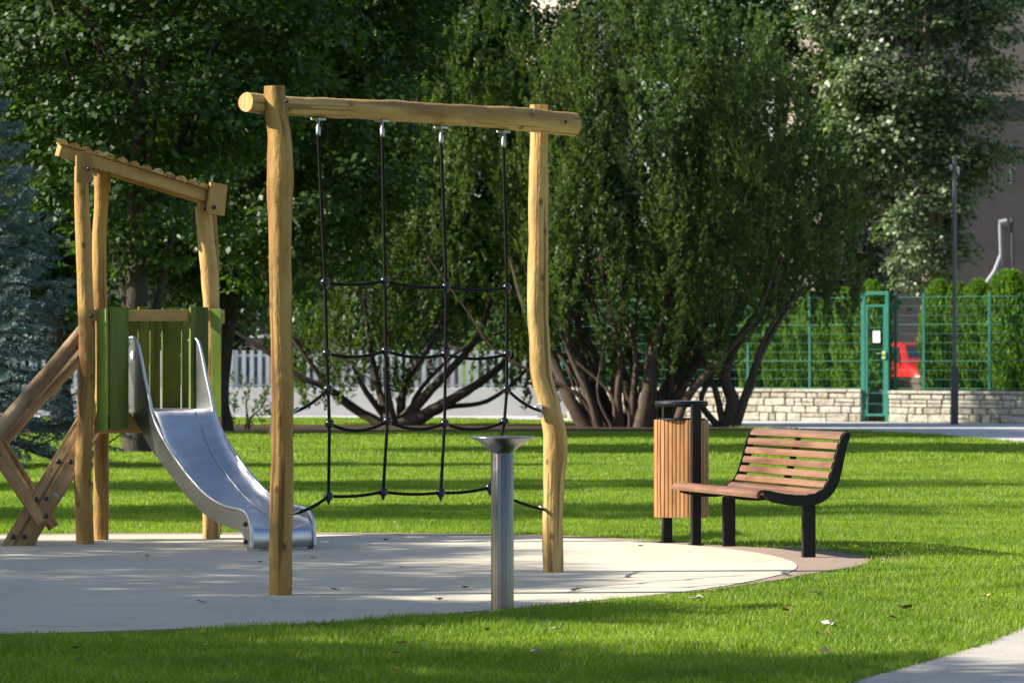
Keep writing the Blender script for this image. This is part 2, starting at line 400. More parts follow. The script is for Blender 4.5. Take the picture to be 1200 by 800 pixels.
# ------------------------------------------------------------------ the setting: ground sheets
def sheet(name, pts, z, m, thick=0.0, kind='structure'):
    mb = MB(); v = [Vector((x, y, z)) for x, y in pts]; n = len(v)
    if thick:
        mb.add(v + [p - Vector((0, 0, thick)) for p in v], [tuple(range(n))] + [(i, n + i, n + (i + 1) % n, (i + 1) % n) for i in range(n)])
    else: mb.add(v, [tuple(range(n))])
    o = mb.build(name, m); return tag(o, kind=kind)
def ccw(pts):
    a = sum(pts[i][0] * pts[(i + 1) % len(pts)][1] - pts[(i + 1) % len(pts)][0] * pts[i][1] for i in range(len(pts)))
    return pts if a > 0 else pts[::-1]
def closed_spline(pts, n=6):
    m = len(pts); out = []
    for i in range(m):
        p0, p1, p2, p3 = [Vector((*pts[(i + k) % m], 0)) for k in (-1, 0, 1, 2)]
        for k in range(n):
            t = k / n; q = .5 * (2 * p1 + (p2 - p0) * t + (2 * p0 - 5 * p1 + 4 * p2 - p3) * t * t + (3 * p1 - p0 - 3 * p2 + p3) * t ** 3)
            out.append((q.x, q.y))
    return out
outer = [(-2.51, 17.6), (-1.71, 17.93), (-.88, 18.44), (0, 19.3), (.474, 19.95), (.99, 20.8), (1.56, 21.9), (1.965, 22.9), (2.30, 23.65), (2.43, 24.3), (2.38, 25.0), (2.16, 25.5), (1.73, 25.95), (1.27, 26.6), (.65, 27.4), (0, 27.85), (-1.2, 28.1), (-2.34, 28.1), (-4.5, 27.7), (-6.6, 26.2), (-7.6, 23), (-6.8, 19.6), (-4.8, 17.8), (-3.5, 17.5)]
inner = [(-2.51, 17.68), (-1.71, 18.0), (-.88, 18.52), (-.1, 19.38), (.40, 20.05), (.80, 20.6), (1.21, 21.3), (1.53, 22.1), (1.78, 22.9), (1.88, 23.7), (1.82, 24.6), (1.60, 25.5), (1.22, 26.25), (.62, 26.95), (0, 27.4), (-1.2, 27.7), (-2.34, 27.75), (-4.5, 27.4), (-6.4, 26), (-7.35, 23), (-6.6, 19.7), (-4.8, 17.9), (-3.5, 17.6)]
outer = ccw(closed_spline(outer)); inner = ccw(closed_spline(inner))
fpath = ccw([(1.20, 14.0), (1.46, 15.18), (1.85, 16.1), (2.25, 17.1), (2.62, 18.25), (4.2, 22.0), (7, 22.0), (7, 10), (.2, 10)])
bpath = ccw([(-40, 86.1), (-12, 86.1), (1.0, 86.1), (1.35, 82), (8.0, 78), (13.5, 74.7), (40, 58.8), (40, 46), (22, 46), (10.2, 50), (8.6, 56), (8.35, 59), (7.75, 64.7), (6.55, 68.5), (4.7, 71.9), (2.5, 76.5), (.5, 80.5), (-1.6, 83.2), (-8, 84), (-40, 84)])
bed = ccw(closed_spline([(-20, 66.5), (-12, 66), (-6, 66.4), (-2, 67), (1, 67.5), (3.5, 67.3), (5.0, 69), (4.9, 71.0), (3, 74.2), (1.2, 75.2), (-3, 74.8), (-8, 75.2), (-14, 75), (-20, 74)], 4))
sheet('ground', [(-600, -60), (600, -60), (600, 900), (-600, 900)], 0, M['lawnbase'])
sheet('playground_border', outer, .014, M['ring'], .05)
sheet('playground_surface', inner, .018, M['rubber'])
sheet('path', fpath, .012, M['concrete'], .05)
sheet('back_path', bpath, .010, M['asphalt'])
sheet('street', [(-200, 86.12), (200, 86.12), (200, 150), (-200, 150)], .006, M['asphalt'])
sheet('planting_bed', bed, .008, M['soil'])
M['sand'] = surfmat('bare_sandy_soil', (.34, .27, .18), (.48, .40, .28), (.5, .5, .5), 60)
for c_, rx, ry, s_ in (((2.02, 26.0), .34, .30, 1), ((2.62, 24.6), .16, .55, 2)):
    r_ = random.Random(s_); sheet('bare_soil', ccw(closed_spline([(c_[0] + rx * math.cos(a * PI / 5) * r_.uniform(.7, 1.15), c_[1] + ry * math.sin(a * PI / 5) * r_.uniform(.7, 1.15)) for a in range(10)], 4)), .004, M['sand'])

# ------------------------------------------------------------------ grass
def inpoly(x, y, poly):
    r = np.zeros(len(x), bool); n = len(poly)
    for i in range(n):
        x0, y0 = poly[i]; x1, y1 = poly[(i + 1) % n]
        if y0 == y1: continue
        c = ((y0 > y) != (y1 > y)) & (x < (x1 - x0) * (y - y0) / (y1 - y0) + x0); r ^= c
    return r
def grass_band(name, d0, d1, dens, h, wd, five):
    A = .286 * (d1 * d1 - d0 * d0) / 2 + 3.0 * (d1 - d0); n = int(A * dens)
    D = np.sqrt(d0 * d0 + (d1 * d1 - d0 * d0) * rng.random(n)); X = (rng.random(n) * 2 - 1) * (.143 * D + 1.2)
    jx = X + rng.normal(size=n) * .02; jy = D + rng.normal(size=n) * .02
    bad = inpoly(jx, jy, outer) | inpoly(jx, jy, fpath) | inpoly(jx, jy, bpath) | inpoly(X, D, bed) | (D > 86)
    # a worn patch beside the bench
    wp = ((X - 2.15) / .55) ** 2 + ((D - 25.75) / .45) ** 2 < 1; bad |= wp & (rng.random(n) < .75)
    wp = ((X - 2.55) / .25) ** 2 + ((D - 24.6) / .7) ** 2 < 1; bad |= wp & (rng.random(n) < .6)
    X = X[~bad]; D = D[~bad]; n = len(X)
    clump = .8 + .35 * np.sin(X * 3.1 + np.sin(D * 1.7) * 2) * np.sin(D * 2.3 + X) + .25 * rng.random(n)
    hh = h * clump * (.6 + .7 * rng.random(n)); th = rng.random(n) * 2 * PI; lean = (.2 + .55 * rng.random(n)) * hh
    la = rng.random(n) * 2 * PI; b = np.stack([X, D, np.zeros(n)], 1)
    s = np.stack([np.cos(th), np.sin(th), np.zeros(n)], 1) * (wd * (.6 + .8 * rng.random(n)) / 2)[:, None]
    lv = np.stack([np.cos(la) * lean, np.sin(la) * lean, hh], 1)
    if five:
        mid = lv * np.array([.33, .33, .58]); V = np.stack([b - s, b + s, b + mid + s * .8, b + lv, b + mid - s * .8], 1)
        i = np.arange(n)[:, None] * 5
        idx = np.concatenate([i + [0, 1, 2, 4], i + [4, 2, 3]], 1).ravel(); tot = np.tile([4, 3], n)
        o = npmesh(name, V, 5, M['grass'], faces=(idx, tot))
    else:
        V = np.stack([b - s, b + s, b + lv], 1); o = npmesh(name, V, 3, M['grass'])
    tag(o, 'short bright green mown lawn around the play area' , 'grass', kind='stuff')
    return o
GD = 1.0
parts = [grass_band('lawn_grass', 13.5, 21, 6000 * GD, .042, .0055, True), grass_band('lawn_grass', 21, 31, 3400 * GD, .036, .007, False),
         grass_band('lawn_grass', 31, 48, 1700 * GD, .036, .010, False), grass_band('lawn_grass', 48, 86, 480 * GD, .04, .020, False)]
for o, l in zip(parts, ('short green mown grass in the foreground, in front of the play surface', 'mown green grass beside the bench and just behind the pale play surface',
                        'mown sunlit grass across the middle of the lawn behind the play area', 'far mown grass running up to the dark planting bed and back path')):
    o['label'] = l

# ------------------------------------------------------------------ climbing frame with rope net
A0 = Vector((-1.335, 20.62, 0)); B0 = Vector((.266, 22.83, 0)); U = (B0 - A0).normalized(); NN = Vector((U.y, -U.x, 0))
cf = empty('climbing_frame', (-.5, 21.7, 0), 'round debarked log climbing frame with a black rope net, standing behind the steel drinking fountain', 'climbing frame')
def post(name, pxs, D0, rads, parent, m, seed, wob=.05, seg=18, n=7, label=None):
    pts = [P(x, y, D0) for x, y in pxs]; pts[0].z = .0
    sp = smoothpath(pts, n); mb = MB(); mb.tube(sp, lerp_r(rads, len(sp)), seg, True, wob, seed)
    return mb.build(name, m, parent, label)
post('post', [(328.5, 700), (329, 640), (331, 560), (331, 480), (329.5, 400), (328.5, 320), (328, 250), (328, 200), (327.5, 160), (323, 130), (322, 101)], A0.y,
     [.067, .069, .069, .064, .064, .063, .063, .066, .075, .072, .066, .063, .058], cf, M['log'], 3, .06)
post('post', [(649.5, 673), (648, 625), (649, 575), (650.5, 530), (649, 500), (643, 472), (635, 440), (632, 400), (629.5, 350), (630, 300), (631, 240), (632, 180), (632, 123)], B0.y,
     [.064, .066, .067, .074, .070, .064, .063, .066, .062, .063, .060, .058], cf, M['log_pale'], 11, .10)
# beam: behind the left post, in front of the right one
def onframe(px, off=0.0):                     # point of the vertical plane through both posts, shifted along NN
    k = (px - 600) / F; a = A0 + NN * off; t = (k * a.y - a.x) / (U.x - k * U.y); return a + U * t
def FP(px, py, off=0.0):
    q = onframe(px, off); return Vector((q.x, q.y, HC - (py - HY) * q.y / F))
bp = []
for i, (x, y) in enumerate([(288, 120), (330, 123.5), (380, 126), (430, 128.5), (480, 131), (530, 134.5), (580, 138), (630, 142), (672, 146)]):
    bp.append(FP(x, y, -.115 + .235 * i / 8))
sp = smoothpath(bp, 6); mb = MB(); mb.tube(sp, lerp_r([.058, .060, .060, .060, .064, .063, .064, .069, .073, .072], len(sp)), 24, True, .075, 21)
mb.build('crossbeam', M['log_pale'], cf)
for x, y, off in ((337, 119, .075), (664, 143, .20)):
    mb = MB(); q = FP(x, y, off); mb.lathe(q - NN * .012, [(.0001, .016), (.010, .014), (.011, 0)], 10, axis=NN); mb.build('bolt', M['bolt'], cf)
# rope net
net = MB(); tops = [(373, 139), (448, 141), (517, 149), (590, 154)]
rows = [[(381, 331), (451, 329), (523, 336), (594, 337)], [(383, 414), (452, 411), (522, 415), (594, 415)],
        [(386, 496), (454, 493), (521, 496), (591, 494)], [(385, 581), (449, 576), (516.5, 577), (574, 571)]]
rope = MB(); RR = .0098
def ropeline(a, b, sag, r=RR, n=8):
    a = Vector(a); b = Vector(b); pts = []
    for i in range(n + 1):
        t = i / n; p = a.lerp(b, t); p.z -= sag * 4 * t * (1 - t); pts.append(p)
    rope.tube(pts, r, 7, False)
cols = []
for c in range(4):
    off = [-.06, -.02, .03, .07][c]; o2 = off
    nodes = [FP(rows[r][c][0], rows[r][c][1], o2) for r in range(4)]
    top = FP(tops[c][0], tops[c][1], off)
    cols.append(nodes); ropeline(top - Vector((0, 0, .1)), nodes[0], 0)
    mids = [nodes[0], nodes[1], nodes[2], nodes[3]]
    if c == 0: side = FP(384.5, 456, o2); mids.insert(2, side); sideL = side
    if c == 3: side = FP(594, 456, o2); mids.insert(2, side); sideR = side
    for a, b in zip(mids, mids[1:]): ropeline(a, b, 0)
    q = MB(); q.box(top + Vector((0, 0, -.004)), (.072, .06, .014), frame(U), bev=.003)
    fo = q.build('rope_hanger', M['steel'], cf)
    q = MB(); q.lathe(top - Vector((0, 0, .1)), [(.0001, 0), (.013, 0), (.014, .012), (.014, .05), (.008, .056), (.008, .095)], 12); q.build('ferrule', M['steel'], fo)
    for i, nd in enumerate(mids):
        q = MB(); q.ball(nd, .029, 16, 10); q.lathe(nd - Vector((0, 0, .036)), [(.0001, 0), (.012, 0), (.012, .02)], 8)
        if i == len(mids) - 1: q.lathe(nd - Vector((0, 0, .05)), [(.0001, 0), (.007, 0), (.007, .03)], 8)
        q.build('net_node', M['node'], cf)
for r in range(4):
    for c in range(3): ropeline(cols[c][r], cols[c + 1][r], [.018, .028, .042, .012][r] * (1.2 if c == 0 and r == 2 else 1))
ties = [(sideL, FP(340, 484, 0)), (sideR, FP(633, 481, -.03)), (cols[0][3], FP(340, 602, 0)), (cols[3][3], FP(640, 597, -.03))]
for a, b in ties:
    ropeline(a, b, .02)
    d = (b - a).normalized(); q = MB(); q.tube([b - d * .09, b - d * .02], .011, 10); q.build('ferrule', M['steel'], cf)
    q = MB(); q.box(b, (.012, .035, .085), frame(d * Vector((1, 1, 0))), bev=.002); q.build('rope_bracket', M['steel'], cf)
rope.build('rope', M['rope'], cf)

# ------------------------------------------------------------------ drinking fountain
ft = Vector((-.052, 19.37, 0)); fo = empty('drinking_fountain', ft, 'fluted stainless steel drinking fountain column with a wide shallow bowl on top', 'drinking fountain')
mb = MB(); seg = 96; prof = [(.062, 0), (.0615, .004), (.0615, .868), (.058, .874), (.052, .876)]; vs = []
for r, z in prof:
    for k in range(seg):
        th = 2 * PI * k / seg; rr_ = r * (1 - .045 * (abs(math.sin(th * 11)) ** .6)); vs.append(ft + Vector((rr_ * math.cos(th), rr_ * math.sin(th), z + .015)))
mb.add(vs, [(i * seg + k, i * seg + (k + 1) % seg, (i + 1) * seg + (k + 1) % seg, (i + 1) * seg + k) for i in range(len(prof) - 1) for k in range(seg)], None, True)
mb.build('column', M['column'], fo)
mb = MB(); mb.lathe(ft, [(.0001, .868), (.064, .868), (.067, .873), (.072, .884), (.125, .925), (.166, .944), (.174, .947), (.175, .950), (.173, .953), (.164, .951), (.12, .935), (.06, .905), (.02, .899), (.0001, .899)], 64)
mb.build('bowl', M['bowl'], fo)
mb = MB(); mb.lathe(ft, [(.088, .016), (.088, .021), (.064, .021)], 40); mb.build('base_ring', M['steel'], fo)

# ------------------------------------------------------------------ litter bin
bc = Vector((1.245, 26.35, 0)); bn = empty('litter_bin', bc, 'round litter bin clad in vertical orange-brown slats with a flat dark lid', 'litter bin')
ax = Vector((.098, -.205, 0)); Rb = frame(ax)
nsl = 38; mb = MB()
_t = np.linspace(0, 2 * PI, 2001); _x = .178 * np.sign(np.cos(_t)) * np.abs(np.cos(_t)) ** .5; _y = .150 * np.sign(np.sin(_t)) * np.abs(np.sin(_t)) ** .5
_s = np.concatenate([[0], np.cumsum(np.hypot(np.diff(_x), np.diff(_y)))]); bin_th = np.interp((np.arange(nsl) + .5) / nsl * _s[-1], _s, _t)
for k in range(nsl):
    th = bin_th[k]; ct, st_ = math.cos(th), math.sin(th); e_ = .5; RB_ = Matrix.Rotation(-.38, 3, 'Z')
    c = bc + RB_ @ Vector((.178 * math.copysign(abs(ct) ** e_, ct), .150 * math.copysign(abs(st_) ** e_, st_), .57)); c.z = .57
    nx, ny = math.copysign(abs(ct) ** 1.5, ct) / .178, math.copysign(abs(st_) ** 1.5, st_) / .150; R = RB_ @ Matrix.Rotation(math.atan2(ny, nx), 3, 'Z')
    mb.box(c, (.016, .0255, .715), R, 2, bev=.003)
mb.build('slat_cladding', M['binwood'], bn)
mb = MB(); mb.lathe(bc, [(.0001, .225), (.140, .225), (.142, .23), (.142, .925), (.180, .925), (.180, .938), (.135, .938), (.133, .6), (.0001, .6)], 40); mb.build('liner', M['black'], bn)
mb = MB(); mb.lathe(bc, [(.0001, 1.035), (.180, 1.022), (.196, 1.028), (.197, 1.056), (.19, 1.064), (.0001, 1.066)], 48); mb.build('lid', M['black'], bn)
mb = MB(); mb.lathe(bc, [(.186, 1.0655), (.0001, 1.0695)], 48); mb.build('lid_top', M['lid'], bn)
for s_ in (-1, 1):
    c = bc + ax * s_ * .98
    mb = MB(); mb.box(c + Vector((0, 0, .528)), (.035, .074, 1.02), Rb @ Matrix.Rotation(0, 3, 'Z'), bev=.004)
    o = mb.build('post', M['black'], bn)
    mb = MB(); mb.box(c + Vector((0, 0, .022)) , (.07, .10, .01), Rb, bev=.002); mb.build('foot_plate', M['black'], o)

# ------------------------------------------------------------------ bench
W = Vector((.304, -.953, 0)); Vb = Vector((.953, .304, 0))        # along the slats (to the right end), towards the back
LL = Vector((1.575, 26.04, 0)); RL = Vector((2.035, 24.6, 0)); sa = .405
bo = LL - Vb * sa - W * .085                   # nose line, left end
be = empty('park_bench', (LL + RL) / 2, 'curved park bench with reddish wooden slats on black steel legs, beside the litter bin', 'bench')
LEN = 1.67
prof = [(-.002, .425), (-.006, .452), (.018, .478), (.07, .482), (.14, .466), (.22, .452), (.30, .446), (.37, .448), (.43, .462), (.475, .492), (.505, .535), (.525, .585), (.543, .64), (.56, .70), (.578, .76), (.597, .815), (.62, .855), (.65, .872), (.675, .868)]
sp = smoothpath([Vector((a, 0, z)) for a, z in prof], 8)
cum = [0]
for a, b in zip(sp, sp[1:]): cum.append(cum[-1] + (b - a).length)
tot = cum[-1]
def at(s_):
    x = np.interp(s_, cum, [p.x for p in sp]); z = np.interp(s_, cum, [p.z for p in sp])
    x2 = np.interp(s_ + .004, cum, [p.x for p in sp]); z2 = np.interp(s_ + .004, cum, [p.z for p in sp]); x1 = np.interp(s_ - .004, cum, [p.x for p in sp]); z1 = np.interp(s_ - .004, cum, [p.z for p in sp])
    t = Vector((x2 - x1, 0, z2 - z1)); 
    if t.length < 1e-6: t = Vector((1, 0, 0))
    return Vector((x, 0, z)), t.normalized()
def bw(a, l, z): return bo + Vb * a + W * l + Vector((0, 0, z))
def slat(s0, s1, th=.024):
    mb = MB(); n = max(3, int((s1 - s0) / .012)); ring = []; up = []; lo = []
    for i in range(n + 1):
        p, t = at(s0 + (s1 - s0) * i / n); nrm = Vector((-t.z, 0, t.x)); e = min(i, n - i) / n
        r_ = .004 if i in (0, n) else 0
        up.append(p + nrm * (-r_)); lo.append(p - nrm * (th - r_))
    ring = up + lo[::-1]; m_ = len(ring); off = Vector((random.random() * 9, random.random() * 9, random.random() * 9)); vs = []; gs = []
    for l in (0, LEN):
        for q in ring: vs.append(bw(q.x, l, q.z)); gs.append(Vector((q.x, q.z, l)) + off)
    fs = [tuple(range(m_)), tuple(range(m_, 2 * m_))[::-1]] + [(i, m_ + i, m_ + (i + 1) % m_, (i + 1) % m_) for i in range(m_)]
    mb.add(vs, fs, gs); return mb.build('slat', M['slat'], be)
edges = [0.0]; s_ = .115; slat(0, s_)
gap = .014; nslt = 11; pitch = (tot - .10 - s_ - gap) / nslt
for k in range(nslt): a0 = s_ + gap + k * pitch; slat(a0, a0 + pitch - gap - (.008 if k > 4 else -.004))
slat(tot - .10 + .002, tot)
for l, nm in ((-.028, 0), (LEN + .028, 0), (LEN * .5, 1)):
    up = []; lo = []
    n = 44
    for i in range(n + 1):
        f_ = i / n; s0 = .10 + (tot - .10 - .002) * f_ if nm else .075 + (tot - .075) * f_
        p, t = at(s0); nrm = Vector((-t.z, 0, t.x)); thk = .026 + (.050 if not nm else .045) * (min(1, f_ * 9 + .35)) * (1 - .45 * max(0, f_ - .6) / .4)
        top = -.002 if not nm else -.026
        up.append(p + nrm * top); lo.append(p - nrm * thk)
    wdt = .012 if not nm else .03
    poly = [bw(q.x, l - wdt / 2, q.z) for q in up + lo[::-1]]; mb = MB(); m_ = len(up); vs = poly + [p + W * wdt for p in poly]; nt_ = len(poly)
    fs = [(i, i + 1, nt_ - 2 - i, nt_ - 1 - i) for i in range(m_ - 1)]; fs += [tuple(q + nt_ for q in f[::-1]) for f in fs]
    fs += [(i, nt_ + i, nt_ + (i + 1) % nt_, (i + 1) % nt_) for i in range(nt_)]
    mb.add(vs, fs); mb.build('side_frame' if not nm else 'centre_rib', M['black'], be)
for g in (LL, RL):
    R = frame(W); mb = MB(); mb.box(g + Vector((0, 0, .185)), (.06, .088, .37), frame(Vector((0, 1, 0))) @ Matrix.Rotation(.15, 3, 'Z'), bev=.004)
    lg = mb.build('leg', M['black'], be)
    mb = MB(); mb.box(g + Vector((0, 0, .39)), (.045, .072, .08), frame(Vector((0, 1, 0))) @ Matrix.Rotation(.15, 3, 'Z'), bev=.003); mb.build('bracket', M['black'], lg)
    bar(mb2 := MB(), g - Vb * .30 + Vector((0, 0, .412)), g + Vb * .03 + Vector((0, 0, .400)), .04, .02); mb2.build('seat_support', M['black'], lg)

# ------------------------------------------------------------------ play tower with slide
E1 = Vector((.785, .62, 0)); DD = Vector((.62, -.785, 0))        # along the slide mouth, down the slide
tw = empty('play_tower', (-2.7, 26.8, 0), 'wooden play tower with green boards, sloping log roof and a stainless steel slide', 'play tower')
post('post', [(100, 640), (98, 600), (97, 560), (99, 510), (101, 460), (102, 400), (100, 340), (98, 280), (95.5, 230), (95, 195)], 26.3, [.066, .067, .065, .062, .064, .062, .058, .058, .054, .048], tw, M['log'], 31, .045)
post('post', [(118, 635), (118.5, 560), (119, 480), (118, 400), (117, 340), (116.5, 280), (119, 230), (118, 196)], 26.9, [.06, .058, .058, .057, .052, .052, .055], tw, M['log'], 32, .04)
post('post', [(248, 636), (248, 560), (249, 480), (248.5, 400), (247, 350), (243, 300), (239, 260), (237, 241)], 27.1, [.065, .064, .062, .062, .062, .066, .065, .055], tw, M['log_pale'], 33, .06)
post('post', [(252, 629), (252, 500), (250, 400), (249, 300), (246, 240)], 27.75, [.05, .05, .05, .048], tw, M['log'], 34, .04)
T0 = Vector((-2.83, 26.5, 0))                  # left end of the slide mouth
def TP(px, py, off=0.0):                       # plane through the slide mouth, shifted off towards the camera side
    a = T0 + DD * off; k = (px - 600) / F; t = (k * a.y - a.x) / (E1.x - k * E1.y); q = a + E1 * t; return Vector((q.x, q.y, HC - (py - HY) * q.y / F))
def frame2(x, z):
    x = Vector(x).normalized(); z = Vector(z).normalized(); y = z.cross(x).normalized(); return Matrix((x, y, x.cross(y))).transposed()
def vboard(c, wd, th, z0, z1, face, m=M['green'], name='green_board'):
    """vertical board, face = horizontal normal"""
    face = Vector(face).normalized(); s = Vector((0, 0, 1)).cross(face); R = Matrix((s, face, Vector((0, 0, 1)))).transposed()
    mb = MB(); mb.box(Vector((c.x, c.y, (z0 + z1) / 2)), (wd, th, z1 - z0), R, 2, bev=.003); return mb.build(name, m, tw)
def zz(y, D=26.5): return HC - (y - HY) * D / F
for x0, x1, y0, y1, off in ((127.5, 150, 502, 360, .05), (222.5, 243.5, 488, 359, .05)):
    a = TP(x0, y0, off); b = TP(x1, y0, off); vboard((a + b) / 2, (b - a).length, .022, zz(y0), zz(y1), DD)
a = TP(120, 400, .06); vboard(a, .095, .022, zz(504), zz(362), Vector((-.62, -.78, 0)), M['green_lit'])
a = TP(253.5, 400, .06); vboard(a, .075, .022, zz(490), zz(361), Vector((-.1, -1, 0)), M['green_lit'])
# rail across the mouth
mb = MB(); bar(mb, TP(103, 369.5, .02), TP(262, 369.5, .02), .035, .085, bev=.004); rl = mb.build('handrail', M['plank'], tw)
for x in (107, 258):
    q = MB(); q.lathe(TP(x, 370, .045), [(.016, 0), (.014, .01), (.0001, .014)], 10, axis=DD); q.build('bolt', M['bolt'], rl)
# rear wall
for x0, x1, y0 in ((150, 160, 358), (162, 174, 356), (176, 187, 360), (190, 211, 357), (213, 223, 358), (225, 236, 356)):
    a = TP(x0, 400, -.62); b = TP(x1, 400, -.62); vboard((a + b) / 2, (b - a).length, .02, .93, zz(y0 + 3, 27.2), DD, M['green'])
mb = MB(); bar(mb, TP(112, 373, -.65), TP(262, 373, -.65), .035, .085, bev=.004); mb.build('back_rail', M['plank'], tw)
# side wall towards the right
for k in range(4):
    c = TP(249, 400, -.12 - k * .13); vboard(c, .095, .02, .93, zz(362, 27), E1, M['green'])
# deck
mb = MB()
for k in range(6): bar(mb, TP(122, 480, -.05 - k * .105) * 1.0, TP(250, 480, -.05 - k * .105), .10, .035, bev=.003)
for v_ in range(len(mb.v)):
    x, y, z = mb.v[v_]; mb.v[v_] = (x, y, .965 + (z - zz(480, y)) )
mb.build('deck', M['plank'], tw)
mb = MB(); a = TP(150, 480, -.02); b = TP(249, 480, -.02); a.z = b.z = .885; a -= E1 * .28
bar(mb, a, b, .045, .12, bev=.004); mb.build('joist', M['plank'], tw)
# roof
RA = P(68, 176, 26.12) ; RB = P(240, 228.5, 26.12 + (240 - 68) / 159 * .79)
RD = (RB - RA).normalized(); back = Vector((-.095, .9955, 0)); rup = (RD.cross(back)).normalized()
if rup.z < 0: rup = -rup
for k, dep in ((0, 0), (1, .62)):
    mb = MB(); bar(mb, RA + back * dep + RD * (.2 * k), RB + back * dep + RD * .0, .06, .09, rup, bev=.006); mb.build('roof_beam', M['plank'], tw)
roof = MB(); Lr = (RB - RA).length + .17; nlog = 14; pr = Lr / nlog
rf = None
for k in range(nlog):
    c = RA + RD * ((k + .5) * pr - .03) + rup * .047; q = MB(); r0 = pr * .505; vs = []; gs = []; seg = 12; off = Vector((random.random() * 9,) * 3)
    for l in (-.06 + random.uniform(-.006, .006), .76):
        for j in range(seg + 1):
            th = PI * j / seg; vs.append(c + back * l + RD * (r0 * math.cos(th)) + rup * (r0 * .72 * math.sin(th))); gs.append(Vector((r0 * math.cos(th), r0 * math.sin(th), l)) + off)
    m_ = seg + 1
    q.add(vs, [tuple(range(m_)), tuple(range(m_, 2 * m_))[::-1]], gs); q.add(vs, [(j, m_ + j, m_ + j + 1, j + 1) for j in range(seg)] + [(0, seg, m_ + seg, m_)], gs, True)
    q.build('roof_log', M['log_pale'], tw)
a = P(98.5, 196, 26.1); vb = MB(); s_ = MB(); s_.box(a, (.125, .03, .225), Matrix.Rotation(.45, 3, 'Z'), 2, bev=.004); pl = s_.build('post_plate', M['plank'], tw)
q = MB(); q.lathe(P(104, 198, 26.08), [(.017, 0), (.014, .012), (.0001, .015)], 10, axis=(.2, -1, 0)); q.build('bolt', M['bolt'], pl)
s_ = MB(); s_.box(P(237.5, 234, 27.0), (.085, .03, .14), Matrix.Rotation(.6, 3, 'Z'), 2, bev=.004); pl = s_.build('post_plate', M['plank'], tw)
q = MB(); q.lathe(P(241, 245, 26.96), [(.017, 0), (.014, .012), (.0001, .015)], 10, axis=(.2, -1, 0)); q.build('bolt', M['bolt'], pl)
s_ = MB(); c_ = P(254, 233.5, 26.95); R = Matrix((Vector((.80, .60, 0)), Vector((-.6, .8, 0)), Vector((0, 0, 1)))).transposed() @ Matrix.Rotation(.12, 3, 'Y')
s_.box(c_, (.15, .03, .235), R, 2, bev=.004); pl = s_.build('post_plate', M['plank'], tw)
q = MB(); q.lathe(P(251, 243, 26.9), [(.017, 0), (.014, .012), (.0001, .015)], 10, axis=(.2, -1, 0)); q.build('bolt', M['bolt'], pl)
s_ = MB(); s_.box(P(127, 212, 27.0), (.03, .06, .15), None, 2, bev=.004); s_.build('post_plate', M['plank'], tw)
# slide
sl_top = [(-.02, 1.51), (.02, 1.53), (.07, 1.525), (.115, 1.49), (.16, 1.39), (.21, 1.25), (.28, 1.075), (.31, .99), (.38, .88), (.52, .74), (.64, .645), (.77, .55), (.89, .475), (1.01, .41), (1.13, .363), (1.26, .33), (1.37, .318), (1.47, .31), (1.54, .285), (1.585, .235), (1.605, .16), (1.61, .04)]
sl_bot = [(-.02, .99), (-.015, .985), (.01, .975), (.05, .955), (.10, .915), (.15, .865), (.20, .81), (.28, .735), (.36, .67), (.43, .625), (.52, .56), (.62, .49), (.75, .40), (.87, .33), (.97, .28), (1.06, .24), (1.18, .205), (1.31, .18), (1.42, .165), (1.49, .15), (1.52, .10), (1.525, .04)]
SL0 = T0 - E1 * 0.0; SW = .54
def sp3(a, z, e): return SL0 + DD * a + E1 * e + Vector((0, 0, z))
so = bpy.data.objects.new('slide', None); C.objects.link(so); so.parent = tw; so.location = SL0 - Vector(tw.location); so['label'] = 'stainless steel slide with high sides'
for e in (0, SW):
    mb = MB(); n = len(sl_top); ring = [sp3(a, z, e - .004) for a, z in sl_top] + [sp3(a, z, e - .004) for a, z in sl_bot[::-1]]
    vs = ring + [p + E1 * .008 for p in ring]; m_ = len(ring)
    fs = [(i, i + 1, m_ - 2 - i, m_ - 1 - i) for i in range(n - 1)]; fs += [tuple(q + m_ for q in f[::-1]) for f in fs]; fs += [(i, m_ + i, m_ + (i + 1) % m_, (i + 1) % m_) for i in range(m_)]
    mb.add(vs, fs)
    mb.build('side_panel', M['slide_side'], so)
    mb = MB(); mb.tube(smoothpath([sp3(a, z, e) for a, z in sl_top[:-1]] + [sp3(1.61, .05, e)], 3), .0125, 10); mb.build('rim', M['slide'], so)
chute = smoothpath([Vector((a, 0, z)) for a, z in [(-.06, 1.005), (.1, 1.003), (.24, 1.0), (.31, .955), (.42, .79), (.52, .67), (.64, .565), (.77, .47), (.89, .395), (1.01, .335), (1.13, .285), (1.26, .24), (1.38, .21), (1.5, .19)]], 3)
chute += [Vector((1.55, 0, .183)), Vector((1.58, 0, .168)), Vector((1.597, 0, .142)), Vector((1.60, 0, .09)), Vector((1.592, 0, .05)), Vector((1.56, 0, .035))]
es = [.004, .02, .045, .07, .15, .27, .39, .47, .495, .52, .536]; ez = [.045, .022, .008, 0, -.004, -.006, -.004, 0, .008, .022, .045]
mb = MB(); vs = []
for i, p in enumerate(chute):
    k = min(1, max(0, (p.x - .2) / .15)) * (1 - max(0, (p.x - 1.5) / .1) if p.x > 1.5 else 1); k = max(0, k)
    if i > len(chute) - 5: k = 0
    for e, h in zip(es, ez): vs.append(sp3(p.x + h * .5 * k, p.z + h * k, e))
m_ = len(es); mb.add(vs, [(i * m_ + j, i * m_ + j + 1, (i + 1) * m_ + j + 1, (i + 1) * m_ + j) for i in range(len(chute) - 1) for j in range(m_ - 1)], None, True)
mb.tube([sp3(p.x, p.z + .003, .40) for p in chute[8:44:3]], .004, 6)
mb.build('chute', M['slide'], so)
